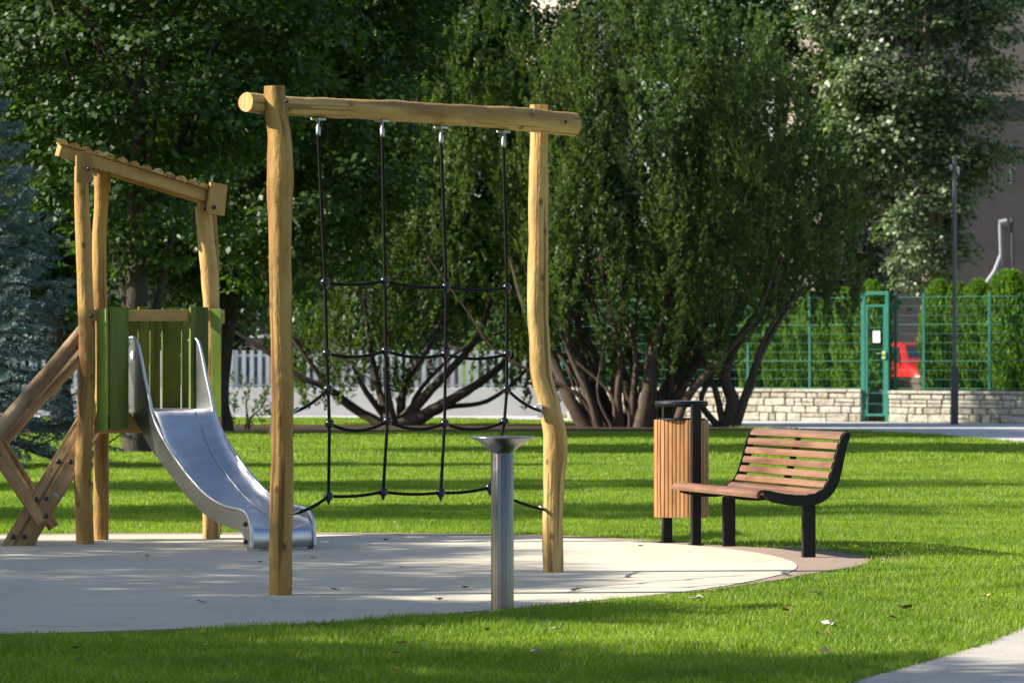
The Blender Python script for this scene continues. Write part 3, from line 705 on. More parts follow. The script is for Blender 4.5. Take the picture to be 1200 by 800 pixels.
mb = MB(); mb.lathe(sp3(.055, 1.40, -.006), [(.0001, .002), (.033, .002), (.034, 0)], 24, axis=-E1); mb.build('sticker', M['sticker'], so)
for e in (0.0, SW):
    mb = MB(); q = sp3(1.555, .03, e); mb.box(q, (.035, .03, .03), frame(DD), bev=.003); mb.build('foot', M['steel'] if e == 0 else M['bolt'], so)
for a, z in ((0.0, 1.49), (0.0, 1.03)):
    mb = MB(); mb.lathe(sp3(a - .03, z, -.03), [(.018, -.01), (.016, .012), (.0001, .018)], 10, axis=DD); mb.build('bolt', M['bolt'], so)
    if z > 1.2:
        mb = MB(); mb.lathe(sp3(a - .0, z + .02, SW + .01), [(.018, -.01), (.016, .012), (.0001, .018)], 10, axis=DD); mb.build('bolt', M['bolt'], so)
for a, z in ((1.535, .21), (1.54, .085)):
    mb = MB(); mb.lathe(sp3(a, z, -.004), [(.018, 0), (.018, .01), (.0001, .012)], 6, axis=-E1); mb.build('bolt', M['bolt'], so)
# ladder side: handrail logs and crossed planks
def logt(a, b, r0, r1, m, seed, name, mid=None):
    pts = [a, mid if mid is not None else a.lerp(b, .5), b]; sp_ = smoothpath(pts, 10); mb = MB(); mb.tube(sp_, lerp_r([r0, (r0 + r1) / 2, r1], len(sp_)), 14, True, .05, seed); return mb.build(name, m, tw)
logt(P(-70, 580, 25.7), P(98, 388, 26.42), .062, .055, M['log_grey'], 41, 'handrail_log', P(20, 480, 26.05))
logt(P(-70, 610, 26.5), P(112, 398, 27.0), .055, .05, M['log_grey'], 42, 'handrail_log', P(18, 498, 26.75))
def plk(x0, y0, x1, y1, D0, D1, wd, th, m, bolts=()):
    a = P(x0, y0, D0); b = P(x1, y1, D1); x = (b - a).normalized(); y = Vector((0, -1, 0)); y = (y - x * y.dot(x)).normalized(); R = Matrix((x, y, x.cross(y))).transposed()
    mb = MB(); mb.box((a + b) / 2, ((b - a).length, th, wd), R, 0, bev=.004); o = mb.build('ladder_plank', m, tw)
    for bx, by in bolts:
        q = MB(); D = D0 + (D1 - D0) * (by - y0) / (y1 - y0) - th / 2 - .003; q.lathe(P(bx, by, D), [(.020, 0), (.019, .010), (.010, .018), (.0001, .02)], 12, axis=(0, -1, 0)); q.build('bolt', M['bolt'], o)
    return o
plk(5, 650, 100, 490, 26.0, 26.45, .108, .045, M['plank_grey'], ((15.5, 629), (33.5, 596), (42, 585), (68.5, 540.5)))
plk(21, 652, 116, 494, 26.01, 26.46, .108, .045, M['plank_grey'], ((28.5, 629), (41.5, 607), (54, 584.5), (82.5, 541)))
plk(-60, 450, 50, 612, 26.0, 26.0, .085, .045, M['plank_grey'], ((53.5, 604.5),))
plk(-40, 453, 63, 618, 26.65, 26.65, .085, .045, M['plank_grey'])
mb = MB(); mb.box(P(39, 631, 26.1), (.06, .05, .12), None, bev=.004); mb.build('post_foot', M['steel'], tw)
mb = MB(); mb.box(P(64, 583, 26.2), (.07, .02, .05), Matrix.Rotation(-.9, 3, 'Y'), bev=.004); mb.build('hook', M['steel'], tw)

# ------------------------------------------------------------------ walls and fences
M['stone'] = None
def stonemat():
    m, nt, b, o = newmat('limestone'); g = N(nt, 'ShaderNodeNewGeometry')
    base = ramp(nt, g.outputs['Random Per Island'], [(0, (.34, .31, .26)), (.35, (.46, .43, .37)), (.7, (.54, .51, .45)), (1, (.40, .35, .27))])
    f = noise(nt, coords(nt, 'world'), 9, 5, .7); base = mixc(nt, base, ramp(nt, f, [(.35, (.50, .48, .44)), (.6, (1.08, 1.08, 1.05))]), 1.0, 'MULTIPLY')
    L(nt, base, b.inputs['Base Color']); b.inputs['Roughness'].default_value = .9; bump(nt, f, b, .7, .03); return m
M['stone'] = stonemat(); M['mortar'] = simple('mortar', (.42, .39, .34), .95, bmp=.4)
M['render'] = groundmat('wall_render', [(.3, (.52, .51, .50)), (.7, (.62, .61, .60))], .6, 6, [(.3, (.86, .86, .86)), (.7, (1.04, 1.04, 1.04))], b_=.2)
M['slatwhite'] = simple('white_fence_paint', (.46, .50, .53), .5)
M['pipe'] = simple('grey_pipe', (.26, .27, .30), .6)
def stone_wall(x0, x1, y, h, label):
    root = empty('stone_wall', wxf(((x0 + x1) / 2, y + .2, 0)), label, 'wall', 'low limestone walls under the green fence')
    mb = MB(); mb.box(((x0 + x1) / 2, y + .22, h / 2 - .03), (x1 - x0 - .02, .36, h - .06)); mb.build('core', M['mortar'], root)
    st = MB(); z = .0; rr_ = random.Random(int(x0 * 10) + 3); rows = [.19, .15, .17, .13]; sc_ = (h - .07) / sum(rows)
    for r in rows:
        r *= sc_; x = x0
        while x < x1 - .02:
            w_ = min(rr_.uniform(.16, .62), x1 - x)
            if x1 - x - w_ < .12: w_ = x1 - x
            if r > .16 and rr_.random() < .25:
                st.box((x + w_ / 2, y + .05, z + r * .26), (w_ - .02, .12 + rr_.uniform(-.02, .03), r * .5 - .014), None, bev=.014)
                st.box((x + w_ / 2, y + .05, z + r * .76), (w_ - .03, .12 + rr_.uniform(-.02, .03), r * .48 - .014), Matrix.Rotation(rr_.uniform(-.02, .02), 3, 'Y'), bev=.014)
            else: st.box((x + w_ / 2, y + .05, z + r / 2), (w_ - .02, .12 + rr_.uniform(-.03, .04), r - .016), Matrix.Rotation(rr_.uniform(-.05, .05), 3, 'Y'), bev=.028)
            x += w_
        z += r
    st.build('stone_facing', M['stone'], root)
    cp = MB(); x = x0
    while x < x1 - .02:
        w_ = min(rr_.uniform(.5, .9), x1 - x); cp.box((x + w_ / 2, y + .2, h - .03), (w_ - .012, .48, .062), Matrix.Rotation(rr_.uniform(-.006, .006), 3, 'Y'), bev=.012); x += w_
    cp.build('coping', M['stone'], root); return root
WD = 75.8
WO = Vector((8.0, 78.0, 0)); WT = Vector((.855, -.519, 0)); WN = Vector((.519, .855, 0))     # the fence line runs slantwise towards the right
def sx(px):                                    # distance along the fence line seen at that column
    k = (px - 600) / F; return (k * WO.y - WO.x) / (WT.x - k * WT.y)
def wxf(p): q = WO + WT * p[0] + WN * (p[1] - WD); return (q.x, q.y, p[2])
MB.xf = wxf
stone_wall(sx(664), sx(1009.5), WD, .72, 'low limestone wall left of the green gate')
stone_wall(sx(1041), sx(1300), WD, .69, 'low limestone wall right of the green gate, behind the lamp post')
def wire_bay(x0, x1, parent):
    y = WD + .2; mb = MB(); z0, z1 = .74, 2.72
    for k in range(11):
        z = z0 + (z1 - z0) * k / 10; r = .009 if k in (0, 3, 7, 10) else .004
        mb.tube([(x0, y, z), (x1, y, z)], r, 5, False)
    n = max(2, int((x1 - x0) / .10))
    for k in range(n + 1): x = x0 + (x1 - x0) * k / n; mb.tube([(x, y + .008, z0), (x, y + .008, z1)], .0018, 4, False)
    mb.build('mesh_panel', M['fgreen'], parent)
def wire_fence(pxs, label):
    xs = [sx(p) for p in pxs]; root = empty('wire_fence', wxf(((xs[0] + xs[-1]) / 2, WD + .2, .69)), label, 'fence', 'green wire mesh fences on the limestone walls')
    for a, b in zip(xs, xs[1:]): wire_bay(a, b, root)
    for x in xs:
        mb = MB(); mb.box((x, WD + .235, 1.74), (.055, .045, 2.08), bev=.004); mb.box((x, WD + .235, 2.79), (.06, .05, .02)); mb.build('post', M['fgreen'], root)
wire_fence([652, 724, 798, 871, 943.5, 1005], 'green wire mesh fence on the stone wall left of the gate')
wire_fence([1044, 1077.5, 1154.5, 1230, 1300], 'green wire mesh fence on the stone wall right of the gate')
gt = empty('gate', wxf((sx(1024), WD + .1, 0)), 'tall narrow green metal gate with a white notice between the two stone walls', 'gate')
zb = lambda py: HC - (py - HY) * 78 / F
for x in (1010.3, 1037.8):
    mb = MB(); mb.box((sx(x), WD + .1, zb(341) / 2), (.085, .085, zb(341)), bev=.005); mb.build('post', M['fgreen'], gt)
mb = MB(); mb.box((sx(1024), WD + .1, zb(343.5)), (sx(1037.8) - sx(1010.3) - .088, .08, .075), bev=.004); mb.build('lintel', M['fgreen'], gt)
lf = MB(); xa, xb = sx(1014), sx(1034.5)
for x in (xa, xb): lf.box((x, WD + .09, (zb(358) + zb(486)) / 2), (.045, .05, zb(358) - zb(486)))
for y in (358, 486): lf.box(((xa + xb) / 2, WD + .09, zb(y)), (xb - xa + .045, .052, .05))
lfo = lf.build('gate_leaf', M['fgreen'], gt)
mb = MB()
for k in range(1, 10): z = zb(486) + (zb(358) - zb(486)) * k / 10; mb.tube([(xa, WD + .09, z), (xb, WD + .09, z)], .006, 5, False)
for k in range(1, 7): x = xa + (xb - xa) * k / 7; mb.tube([(x, WD + .095, zb(486)), (x, WD + .095, zb(358))], .003, 4, False)
mb.build('gate_mesh', M['fgreen'], lfo)
mb = MB(); mb.box((sx(1026), WD + .05, zb(394.5)), (.17, .006, .25)); mb.build('notice', M['white'], lfo)
mb = MB(); mb.box((sx(1035), WD + .045, zb(416)), (.09, .05, .17), bev=.01); mb.tube([(sx(1035) - .02, WD + .02, zb(414)), (sx(1035) - .02, WD - .03, zb(414)), (sx(1035) - .14, WD - .03, zb(414))], .011, 8)
mb.build('lock', simple('yellow_green_lock', (.35, .48, .20), .5), lfo)
# steps behind the gate
mb = MB()
for k in range(4): mb.box((sx(1024), WD + .65 + k * .3, .07 + k * .14 / 1.0), (1.0, .3, .14 + k * .28))
tag(mb.build('steps', simple('brown_step', (.17, .13, .10), .9)), kind='structure')
# raised bank behind the stone walls
mb = MB()
for x0, x1 in ((sx(664), sx(1009)), (sx(1041), sx(1300))): mb.box(((x0 + x1) / 2, WD + 1.5, .31), (x1 - x0 - .05, 2.2, .62))
tag(mb.build('terrain', M['soil']), kind='structure')

MB.xf = None
# concrete wall and white slat fence at the back left
bw_ = MB(); bw_.box((-9.0, 86.9, .34), (30, .25, .68), bev=.01); bw_.origin = (-9, 86.9, 0)
tag(bw_.build('garden_wall', M['render']), 'low pale rendered wall running under the white slatted fence', 'wall')
wf = empty('slat_fence', (-9, 87.6, 0), 'white slatted fence above the pale rendered wall at the back', 'fence')
x = -24; bays = []
while x < 0:
    mb = MB(); k = 0; xx = x + .1
    while xx < x + 2.35: mb.box((xx, 87.6, 1.10), (.10, .022, .98)); xx += .195
    for z in (.74, 1.47): mb.box((x + 1.22, 87.622, z), (2.34, .03, .06))
    mb.build('slat_panel', M['slatwhite'], wf)
    mb = MB(); mb.box((x - .0, 87.62, .80), (.09, .09, 1.6), bev=.006); mb.build('post', M['slatwhite'], wf); x += 2.45

# lamp post
lp = P(1118.5, 496, 74.9); lp.z = 0; lo = empty('lamp_post', lp, 'tall slim dark grey lamp post in front of the stone wall', 'street lamp')
mb = MB(); mb.box(lp + Vector((0, 0, .61)), (.15, .15, 1.22), bev=.008); mb.build('base', M['lampbase'], lo)
mb = MB(); mb.tube([lp + Vector((0, 0, 1.2)), lp + Vector((0, 0, 5.62))], [.05, .042], 16); mb.build('pole', M['lampgrey'], lo)
for s_, z in ((-.075, 5.32), (.075, 5.28), (.07, 5.22)):
    mb = MB(); mb.lathe(lp + Vector((s_, -.02, z)), [(.0001, 0), (.032, 0), (.035, .1), (.02, .12), (.0001, .12)], 14); mb.tube([lp + Vector((0, 0, z + .06)), lp + Vector((s_, -.02, z + .06))], .012, 6); mb.build('spotlight', M['steel'], lo)

# ------------------------------------------------------------------ parked cars
M['glass'] = simple('car_glass', (.02, .025, .03), .08, spec=.9); M['tyre'] = simple('tyre', (.02, .02, .02), .85)
def car(loc, rz, paint, label):
    """front looks along -Y before rotation"""
    root = empty('parked_car', Vector(loc), label, 'car', 'cars parked beyond the fences'); R = Matrix.Rotation(rz, 3, 'Z'); loc = Vector(loc)
    st = [(-2.05, .62, .30, .55), (-1.95, .78, .22, .68), (-1.6, .84, .20, .86), (-1.0, .86, .20, .95), (-.3, .87, .20, .98), (.6, .87, .20, 1.0), (1.4, .86, .20, 1.02), (1.85, .82, .24, .98), (2.0, .74, .30, .80)]
    def loft(sts, fn, seg):
        vs = [];
        for s_ in sts: vs += fn(s_)
        n = len(sts); fs = [(i * seg + k, i * seg + (k + 1) % seg, (i + 1) * seg + (k + 1) % seg, (i + 1) * seg + k) for i in range(n - 1) for k in range(seg)]
        fs += [tuple(range(seg))[::-1], tuple(range((n - 1) * seg, n * seg))]; return vs, fs
    def sec(s_):
        y, hw, z0, z1 = s_; pr = [(-hw * .9, z0), (-hw, z0 + .12), (-hw, z0 + (z1 - z0) * .6), (-hw * .93, z1 - .04), (-hw * .8, z1), (hw * .8, z1), (hw * .93, z1 - .04), (hw, z0 + (z1 - z0) * .6), (hw, z0 + .12), (hw * .9, z0)]
        return [(x, y, z) for x, z in pr]
    def put(name, vs, fs, m, par, smooth=False):
        mb = MB(); mb.add([loc + R @ Vector(v) for v in vs], fs, [Vector(v) for v in vs], smooth); return mb.build(name, m, par)
    vs, fs = loft(st, sec, 10); body = put('body', vs, fs, paint, root, True)
    cab = [(-.95, .78, .95, .96), (-.35, .68, .96, 1.44), (.1, .66, .97, 1.50), (.9, .66, .99, 1.50), (1.55, .66, 1.0, 1.40), (1.88, .72, .98, 1.0)]
    def sec2(s_):
        y, hw, z0, z1 = s_; return [(-.80, y, z0 - .03), (-hw, y, z1 - .05), (-hw * .85, y, z1), (hw * .85, y, z1), (hw, y, z1 - .05), (.80, y, z0 - .03)]
    vs, fs = loft(cab, sec2, 6); put('cabin', vs, fs, paint, body, False)
    put('windscreen', [(-.66, -.905, .985), (.66, -.905, .985), (.57, -.41, 1.42), (-.57, -.41, 1.42)], [(0, 1, 2, 3)], M['glass'], root)
    put('rear_window', [(-.58, 1.63, 1.35), (.58, 1.63, 1.35), (.64, 1.875, 1.06), (-.64, 1.875, 1.06)], [(0, 1, 2, 3)], M['glass'], root)
    for s_ in (-1, 1):
        put('side_window', [(s_ * .812, -.66, 1.01), (s_ * .705, -.25, 1.38), (s_ * .692, .35, 1.415), (s_ * .81, .35, 1.02)], [(0, 1, 2, 3)], M['glass'], root)
        put('side_window', [(s_ * .812, .45, 1.02), (s_ * .692, .45, 1.415), (s_ * .70, 1.3, 1.37), (s_ * .80, 1.5, 1.06)], [(0, 1, 2, 3)], M['glass'], root)
        for y in (-1.3, 1.25):
            mb = MB(); c = loc + R @ Vector((s_ * .78, y, .31)); a_ = R @ Vector((s_, 0, 0)); mb.lathe(c, [(.2, -.1), (.30, -.1), (.31, 0), (.30, .1), (.2, .1)], 24, axis=a_); wl = mb.build('wheel', M['tyre'], root)
            mb = MB(); mb.lathe(c, [(.2, .09), (.17, .07), (.06, .085), (.0001, .09)], 16, axis=a_); mb.build('rim', M['steel'], wl)
        mb = MB(); mb.box(loc + R @ Vector((s_ * .60, -1.96, .62)), (.30, .12, .13), R, bev=.03); mb.build('headlight', M['sticker'], root)
        mb = MB(); mb.box(loc + R @ Vector((s_ * .68, 1.94, .78)), (.18, .1, .2), R, bev=.03); mb.build('tail_light', M['tail'], root)
        mb = MB(); mb.box(loc + R @ Vector((s_ * .93, -.62, 1.02)), (.17, .1, .12), R, bev=.03); mb.build('mirror', paint, root)
    mb = MB(); mb.box(loc + R @ Vector((0, -2.0, .42)), (1.1, .12, .16), R, bev=.02); mb.build('grille', M['black'], root)
    return root
M['tail'] = simple('red_lens', (.4, .01, .01), .2)
M['red'] = simple('red_car_paint', (.30, .012, .012), .3, spec=.7); M['silver'] = simple('silver_car_paint', (.55, .57, .60), .25, .5); M['dark'] = simple('dark_car_paint', (.03, .035, .045), .2, spec=.8)
car((10.3, 90, .3), .22, M['red'], 'red hatchback parked behind the green fence, just right of the gate')
car((13.4, 88, .3), -.1, M['silver'], 'silver car behind the arborvitae at the right edge of the photo')
car((-6.3, 92, .0), PI / 2, M['dark'], 'dark car parked behind the white slatted fence')
sheet('car_park', [(6, 85.9), (30, 85.9), (30, 99), (4, 99)], .30, M['asphalt'], .29)

# ------------------------------------------------------------------ buildings
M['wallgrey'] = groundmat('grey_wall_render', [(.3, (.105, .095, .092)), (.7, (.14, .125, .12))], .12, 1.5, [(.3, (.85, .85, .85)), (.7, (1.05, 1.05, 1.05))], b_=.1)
M['wallcream'] = groundmat('cream_wall_render', [(.3, (.62, .55, .44)), (.7, (.70, .63, .52))], .12, 1.5, [(.3, (.9, .9, .9)), (.7, (1.04, 1.04, 1.04))], b_=.1)
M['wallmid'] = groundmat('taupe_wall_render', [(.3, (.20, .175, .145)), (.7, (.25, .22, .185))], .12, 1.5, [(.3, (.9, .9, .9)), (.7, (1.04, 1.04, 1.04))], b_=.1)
M['roof'] = simple('roof_tile', (.25, .11, .07), .8); M['wglass'] = simple('window_glass', (.03, .035, .045), .1, spec=.9)
def building(name, c, size, rz, mlow, mup, zsplit, wins, label):
    c = Vector(c); root = empty(name, c, label, 'building'); R = Matrix.Rotation(rz, 3, 'Z'); sx_, sy_, h = size
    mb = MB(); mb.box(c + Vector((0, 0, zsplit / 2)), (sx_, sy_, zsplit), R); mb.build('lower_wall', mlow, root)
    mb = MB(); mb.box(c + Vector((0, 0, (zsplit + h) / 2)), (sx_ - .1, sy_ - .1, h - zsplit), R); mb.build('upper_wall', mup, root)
    mb = MB(); mb.box(c + Vector((0, 0, zsplit)), (sx_ + .2, sy_ + .2, .25), R, bev=.03); mb.build('cornice', mup, root)
    mb = MB(); rf_ = [(-sx_ / 2 - .5, -sy_ / 2 - .5, h), (sx_ / 2 + .5, -sy_ / 2 - .5, h), (sx_ / 2 + .5, sy_ / 2 + .5, h), (-sx_ / 2 - .5, sy_ / 2 + .5, h), (-sx_ / 2 + 2, 0, h + 3), (sx_ / 2 - 2, 0, h + 3)]
    mb.add([c + R @ Vector(p) for p in rf_], [(0, 1, 5, 4), (1, 2, 5), (2, 3, 4, 5), (3, 0, 4), (3, 2, 1, 0)]); mb.build('roof', M['roof'], root)
    for fx, z in wins:
        p = c + R @ Vector((fx, -sy_ / 2, z)); mb = MB()
        for dx, dz, a, b in ((-.55, 0, .1, 1.7), (.55, 0, .1, 1.7), (0, .8, 1.2, .1), (0, -.8, 1.3, .12), (0, 0, .06, 1.6)): mb.box(p + R @ Vector((dx, -.03, dz)), (a, .12, b), R)
        f_ = mb.build('window', M['white'], root); mb = MB(); mb.box(p + R @ Vector((0, -.01, 0)), (1.04, .05, 1.54), R); mb.build('pane', M['wglass'], f_)
    return root
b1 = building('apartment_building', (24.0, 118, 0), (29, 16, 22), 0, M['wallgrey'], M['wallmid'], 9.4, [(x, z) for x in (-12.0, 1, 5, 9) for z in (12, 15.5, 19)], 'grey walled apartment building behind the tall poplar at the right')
# drain pipe with a slanting branch on its wall
mb = MB(); q = lambda px, py: P(px, py, 109.8)
mb.tube([q(1176, 425), q(1174, 330), q(1172, 262)], .06, 10); mb.tube([q(1171, 262), q(1180, 260)], .11, 8); mb.tube([q(1173, 300), q(1166, 318), q(1152, 338), q(1140, 352)], .08, 10)
mb.build('drainpipe', M['pipe'], b1)
mb = MB(); mb.tube([q(1187, 425), q(1186, 255)], .06, 8); mb.tube([q(1186.5, 170), q(1186, 215)], .09, 8); mb.build('wall_pipe', M['lampgrey'], b1)
building('townhouse', (3.1, 172, 0), (4.2, 4, 24), rad(52), M['wallcream'], M['wallcream'], 7, [(x, z) for x in (-1.4, 1.4) for z in (9, 13)], 'sunlit cream townhouse glimpsed between the treetops in the middle')
building('long_house', (-19, 132, 0), (34, 10, 9), 0, M['wallgrey'], M['wallgrey'], 4.5, [(x, z) for x in range(-14, 16, 4) for z in (3, 7)], 'long low grey house behind the trees on the left')

# ------------------------------------------------------------------ trees
def stems(mb, base, tips, r0, seed=0, wig=.18, nseg=7, r1=.02, spread=.25):
    rr_ = random.Random(seed); base = Vector(base)
    for t in tips:
        t = Vector(t); b = base + Vector((rr_.uniform(-spread, spread), rr_.uniform(-spread, spread), -.05)); h = (t - b).length
        mid1 = b.lerp(t, .33) + Vector((rr_.uniform(-wig, wig), rr_.uniform(-wig, wig), h * .06)); mid2 = b.lerp(t, .66) + Vector((rr_.uniform(-wig, wig), rr_.uniform(-wig, wig), h * .04))
        sp_ = smoothpath([b, mid1, mid2, t], nseg); mb.tube(sp_, lerp_r([r0 * 1.25, r0 * .85, r0 * .6, r1], len(sp_)), 9, True, .12, rr_.random() * 100)
def tree(name, base, label, cat, V, leafm, barkm, mkstem, group=None):
    root = empty(name, Vector(base), label, cat, group)
    mb = MB(); mkstem(mb); mb.build('trunk', barkm, root); npmesh('crown', V, 4, leafm, parent=root); return root
def btree(name, base, lobes, label, cat, leafm=None, barkm=None, ncl=260, per=90, crad=.62, size=.13, r0=.2, low=None, group=None, inner=.35, seed=0, sp=.05, lean=0):
    base = Vector(base); V = broadleaf(lobes, ncl, per, crad, size, low, inner)
    def ms(mb):
        rr_ = random.Random(seed + 9); zt = max(c[2] + r[2] * .6 for c, r in lobes); cx = np.mean([c[0] for c, r in lobes]); cy = np.mean([c[1] for c, r in lobes])
        top = Vector((cx, cy, zt)); pts = [base - Vector((0, 0, .1)), base + Vector((rr_.uniform(-.1, .1), 0, .8)), base.lerp(top, .3) + Vector((rr_.uniform(-.2, .2), 0, 0)), base.lerp(top, .6) + Vector((rr_.uniform(-.3, .3), 0, 0)), top]
        sp_ = smoothpath(pts, 8); mb.tube(sp_, lerp_r([r0 * 1.5, r0, r0 * .85, r0 * .5, .02], len(sp_)), 12, True, .1, seed)
        for k in range(9):
            i = int(len(sp_) * rr_.uniform(.22, .8)); o_ = sp_[i]; c, r = lobes[rr_.randrange(len(lobes))]; d = Vector(rng.normal(size=3)).normalized(); d.z = abs(d.z) * .45
            t = Vector(c) + Vector((d.x * r[0], d.y * r[1], d.z * r[2])) * .8
            if t.z < o_.z + .2: t.z = o_.z + .5
            m1 = o_.lerp(t, .5) + Vector((0, 0, .25)); s2 = smoothpath([o_, m1, t], 6); mb.tube(s2, lerp_r([r0 * .42, r0 * .22, .012], len(s2)), 7, True, .1, k)
    return tree(name, base, label, cat, V, leafm or M['maple'], barkm or M['bark'], ms, group)
def at_px(px, D, z=0): return ((px - 600) * D / F, D, z)

# large maples on the left
g0 = 'dark broadleaved trees behind the play tower'
btree('maple_tree', at_px(161, 52.8), [((-5.6, 53.2, 6.4), (2.7, 2.4, 3.6)), ((-7.2, 54, 8), (2.4, 2.4, 3.5)), ((-4.0, 54, 8.2), (2.0, 2.2, 3.0))], 'dark maple whose trunk stands right behind the slide platform', 'tree', ncl=760, per=95, crad=.5, size=.105, r0=.17, group=g0, seed=1, low=2.3)
btree('maple_tree', at_px(330, 63), [((-3.9, 63, 6.6), (2.5, 2.2, 4.2)), ((-2.6, 64, 9.3), (2.2, 2.2, 3.0)), ((-5.6, 64, 8.6), (2.2, 2.2, 3.4))], 'dark maple filling the gap between the tower roof and the rope net', 'tree', ncl=760, per=95, crad=.55, size=.12, r0=.16, group=g0, seed=2, low=2.6)
btree('maple_tree', at_px(72, 67), [((-9.2, 66, 5.6), (3.0, 2.2, 3.6)), ((-7.8, 65.5, 8.4), (2.8, 2.0, 3.2)), ((-11, 66, 8.5), (2.6, 2.2, 4))], 'dark maple at the left edge, behind the blue spruce', 'tree', ncl=700, per=95, crad=.6, size=.125, r0=.2, group=g0, seed=3, low=2.2)
btree('linden_tree', at_px(262, 68.5), [((-5.7, 68, 5.0), (2.0, 1.3, 2.8)), ((-4.8, 68, 6.6), (2.2, 1.3, 2.8))], 'dark tree with a slim trunk just right of the green tower boards', 'tree', ncl=480, per=95, crad=.55, size=.12, r0=.15, group=g0, seed=4, low=1.9)
# taller trees further back
g1 = 'tall trees in the background'
far = [(60, 100, 9, 4.6, 'tall tree behind the maples at the upper left corner'), (215, 104, 9, 4.2, 'tall tree seen above the tower roof, behind the maples'), (360, 99, 8.5, 3.6, 'tall tree behind the left end of the crossbeam'), (470, 101, 9.0, 3.4, 'light green tree above the middle of the crossbeam'),
       (568, 103, 8.6, 2.0,  'light green tree above the right half of the crossbeam, left of the sunlit house'), (790, 102, 8.6, 2.9, 'tall tree hidden behind the big yew at the top'), (668, 104, 4.4, 1.9, 'shorter tree whose top leaves the sunlit house in view'), (905, 98, 9.0, 3.0, 'dark tall tree between the big yew and the poplar')]
for i, (px, D, zc, r, lb) in enumerate(far):
    x = (px - 600) * D / F; mm = M['maple_light'] if i in (3, 4) else M['far']
    btree('background_tree', (x, D, 0), [((x, D, zc), (r, 2.6, 5.2)), ((x + r * .3, D, zc - 4.2), (r * .85, 2.2, 3.2)), ((x - r * .4, D + .5, zc + 2.5), (r * .8, 2.4, 4))], lb, 'tree', leafm=mm, ncl=420, per=100, crad=.7, size=.155, r0=.25, group=g1, seed=20 + i, low=1.6)
low = [(20, 93, 2.4), (130, 95, 2.2), (225, 93, 2.0), (640, 92, 2.4), (735, 92, 2.3), (820, 94, 2.4)]
names_ = ['dark bush low behind the spruce at the left edge', 'dark bush behind the ladder of the tower', 'dark bush seen just under the tower roof at right', 'dark bush behind the right post of the climbing frame', 'dark bush behind the middle stems of the big yew', 'dark bush behind the right stems of the big yew']
for i, (px, D, h) in enumerate(low):
    x = (px - 600) * D / F; V = broadleaf([((x, D, h * .62), (1.6, 1.0, h * .72))], 120, 70, .5, .17, .2, .3)
    def ms(mb, x=x, D=D, h=h): stems(mb, (x, D, 0), [(x + .5 * k, D, h * .8) for k in (-1, 0, 1)], .05, 5)
    tree('bush', (x, D, 0), names_[i], 'bush', V, M['far'], M['bark'], ms, 'dark bushes along the back')

# yews
def spx(px, py, D): return tuple(P(px, py, D))
g2 = 'many-stemmed yews along the planting bed'
lo1 = [((-2.9, 75.0, 3.9), (1.35, 1.3, 1.7)), ((-1.3, 74.8, 4.3), (1.6, 1.4, 2.2)), ((-.1, 74.6, 3.7), (1.2, 1.2, 1.7)), ((-2.2, 75.2, 6.6), (.62, .62, 2.0)), ((-1.1, 75.0, 6.6), (.6, .6, 1.4)), ((.1, 74.9, 6.4), (.6, .6, 1.8)), ((.75, 74.6, 5.2), (.8, .8, 1.9)), ((-3.6, 74.6, 2.6), (.9, .9, .9)), ((.2, 74.4, 2.6), (.9, .9, .8)), ((-3.2, 74.4, 1.9), (1.1, .9, .7)), ((-1.4, 74.2, 2.1), (1.3, .8, .6)), ((-3.9, 75, 1.2), (.8, .5, .8)), ((-2.5, 75.4, 1.3), (.6, .4, .7)), ((-.6, 75.3, 1.5), (.9, .4, .5))]
V = plumes(lo1[-3:] + spires(lo1, 62, 1, (.26, .42), (.9, 1.7), 1.7) + [((-1.0, 74.6, 7.3), (.26, .3, 1.0)), ((-.4, 74.6, 6.4), (.3, .3, 1.0)), ((.35, 74.6, 7.2), (.3, .3, 1.2)), ((-1.7, 74.6, 6.2), (.3, .3, 1.1))] + lo1[3:6], 1500, 16, (.45, .95), .17, .085, .5, .8, upw=1.6, m=8)
def ms(mb):
    b = P(468, 497, 74.4); b.z = 0
    for pts, r in (([(470, 495), (500, 484), (540, 462), (580, 435), (610, 405)], .15), ([(472, 495), (470, 470), (480, 440), (500, 410), (520, 370)], .11), ([(462, 495), (455, 465), (452, 430), (455, 390)], .10),
                   ([(465, 495), (500, 462), (530, 430), (560, 395), (575, 350)], .12), ([(455, 496), (420, 480), (385, 455), (350, 440), (310, 410), (270, 385)], .09), ([(460, 496), (430, 460), (415, 430), (405, 390)], .08),
                   ([(450, 497), (400, 470), (360, 420), (330, 380)], .07), ([(474, 496), (520, 478), (570, 470), (610, 440), (640, 400)], .07), ([(458, 496), (440, 440), (430, 380), (425, 320)], .08), ([(480, 496), (490, 460), (540, 410), (600, 385)], .06)):
        p3 = [P(x, y, 74.4 + .25 * math.sin(i * 2 + x)) for i, (x, y) in enumerate(pts)]; p3[0].z = -.03
        s2 = smoothpath(p3, 6); mb.tube(s2, lerp_r([r * 1.1, r * .8, r * .6, r * .4], len(s2)), 10, True, .15, pts[1][0])
tree('yew_tree', (P(468, 497, 74.4).x, 74.4, 0), 'spreading yew with dark arching stems, seen through the rope net', 'tree', V, M['yew_light'], M['bark'], ms, g2)
lo2 = [((2.5, 73, 4.9), (2.1, 1.7, 2.9)), ((1.35, 73, 4.4), (1.15, 1.2, 2.3)), ((3.9, 73.4, 4.6), (1.3, 1.3, 2.6)), ((2.7, 73, 7.5), (.95, .9, 1.7)), ((2.05, 73.2, 6.9), (.7, .8, 1.5)), ((3.55, 73.5, 7.1), (.75, .8, 1.5)), ((1.0, 73, 5.3), (.5, .6, 1.4)), ((4.4, 73.4, 6.0), (.6, .6, 1.3)), ((1.2, 72.6, 2.9), (.9, .8, .9)), ((3.2, 72.4, 3.0), (1.4, .8, .8))]
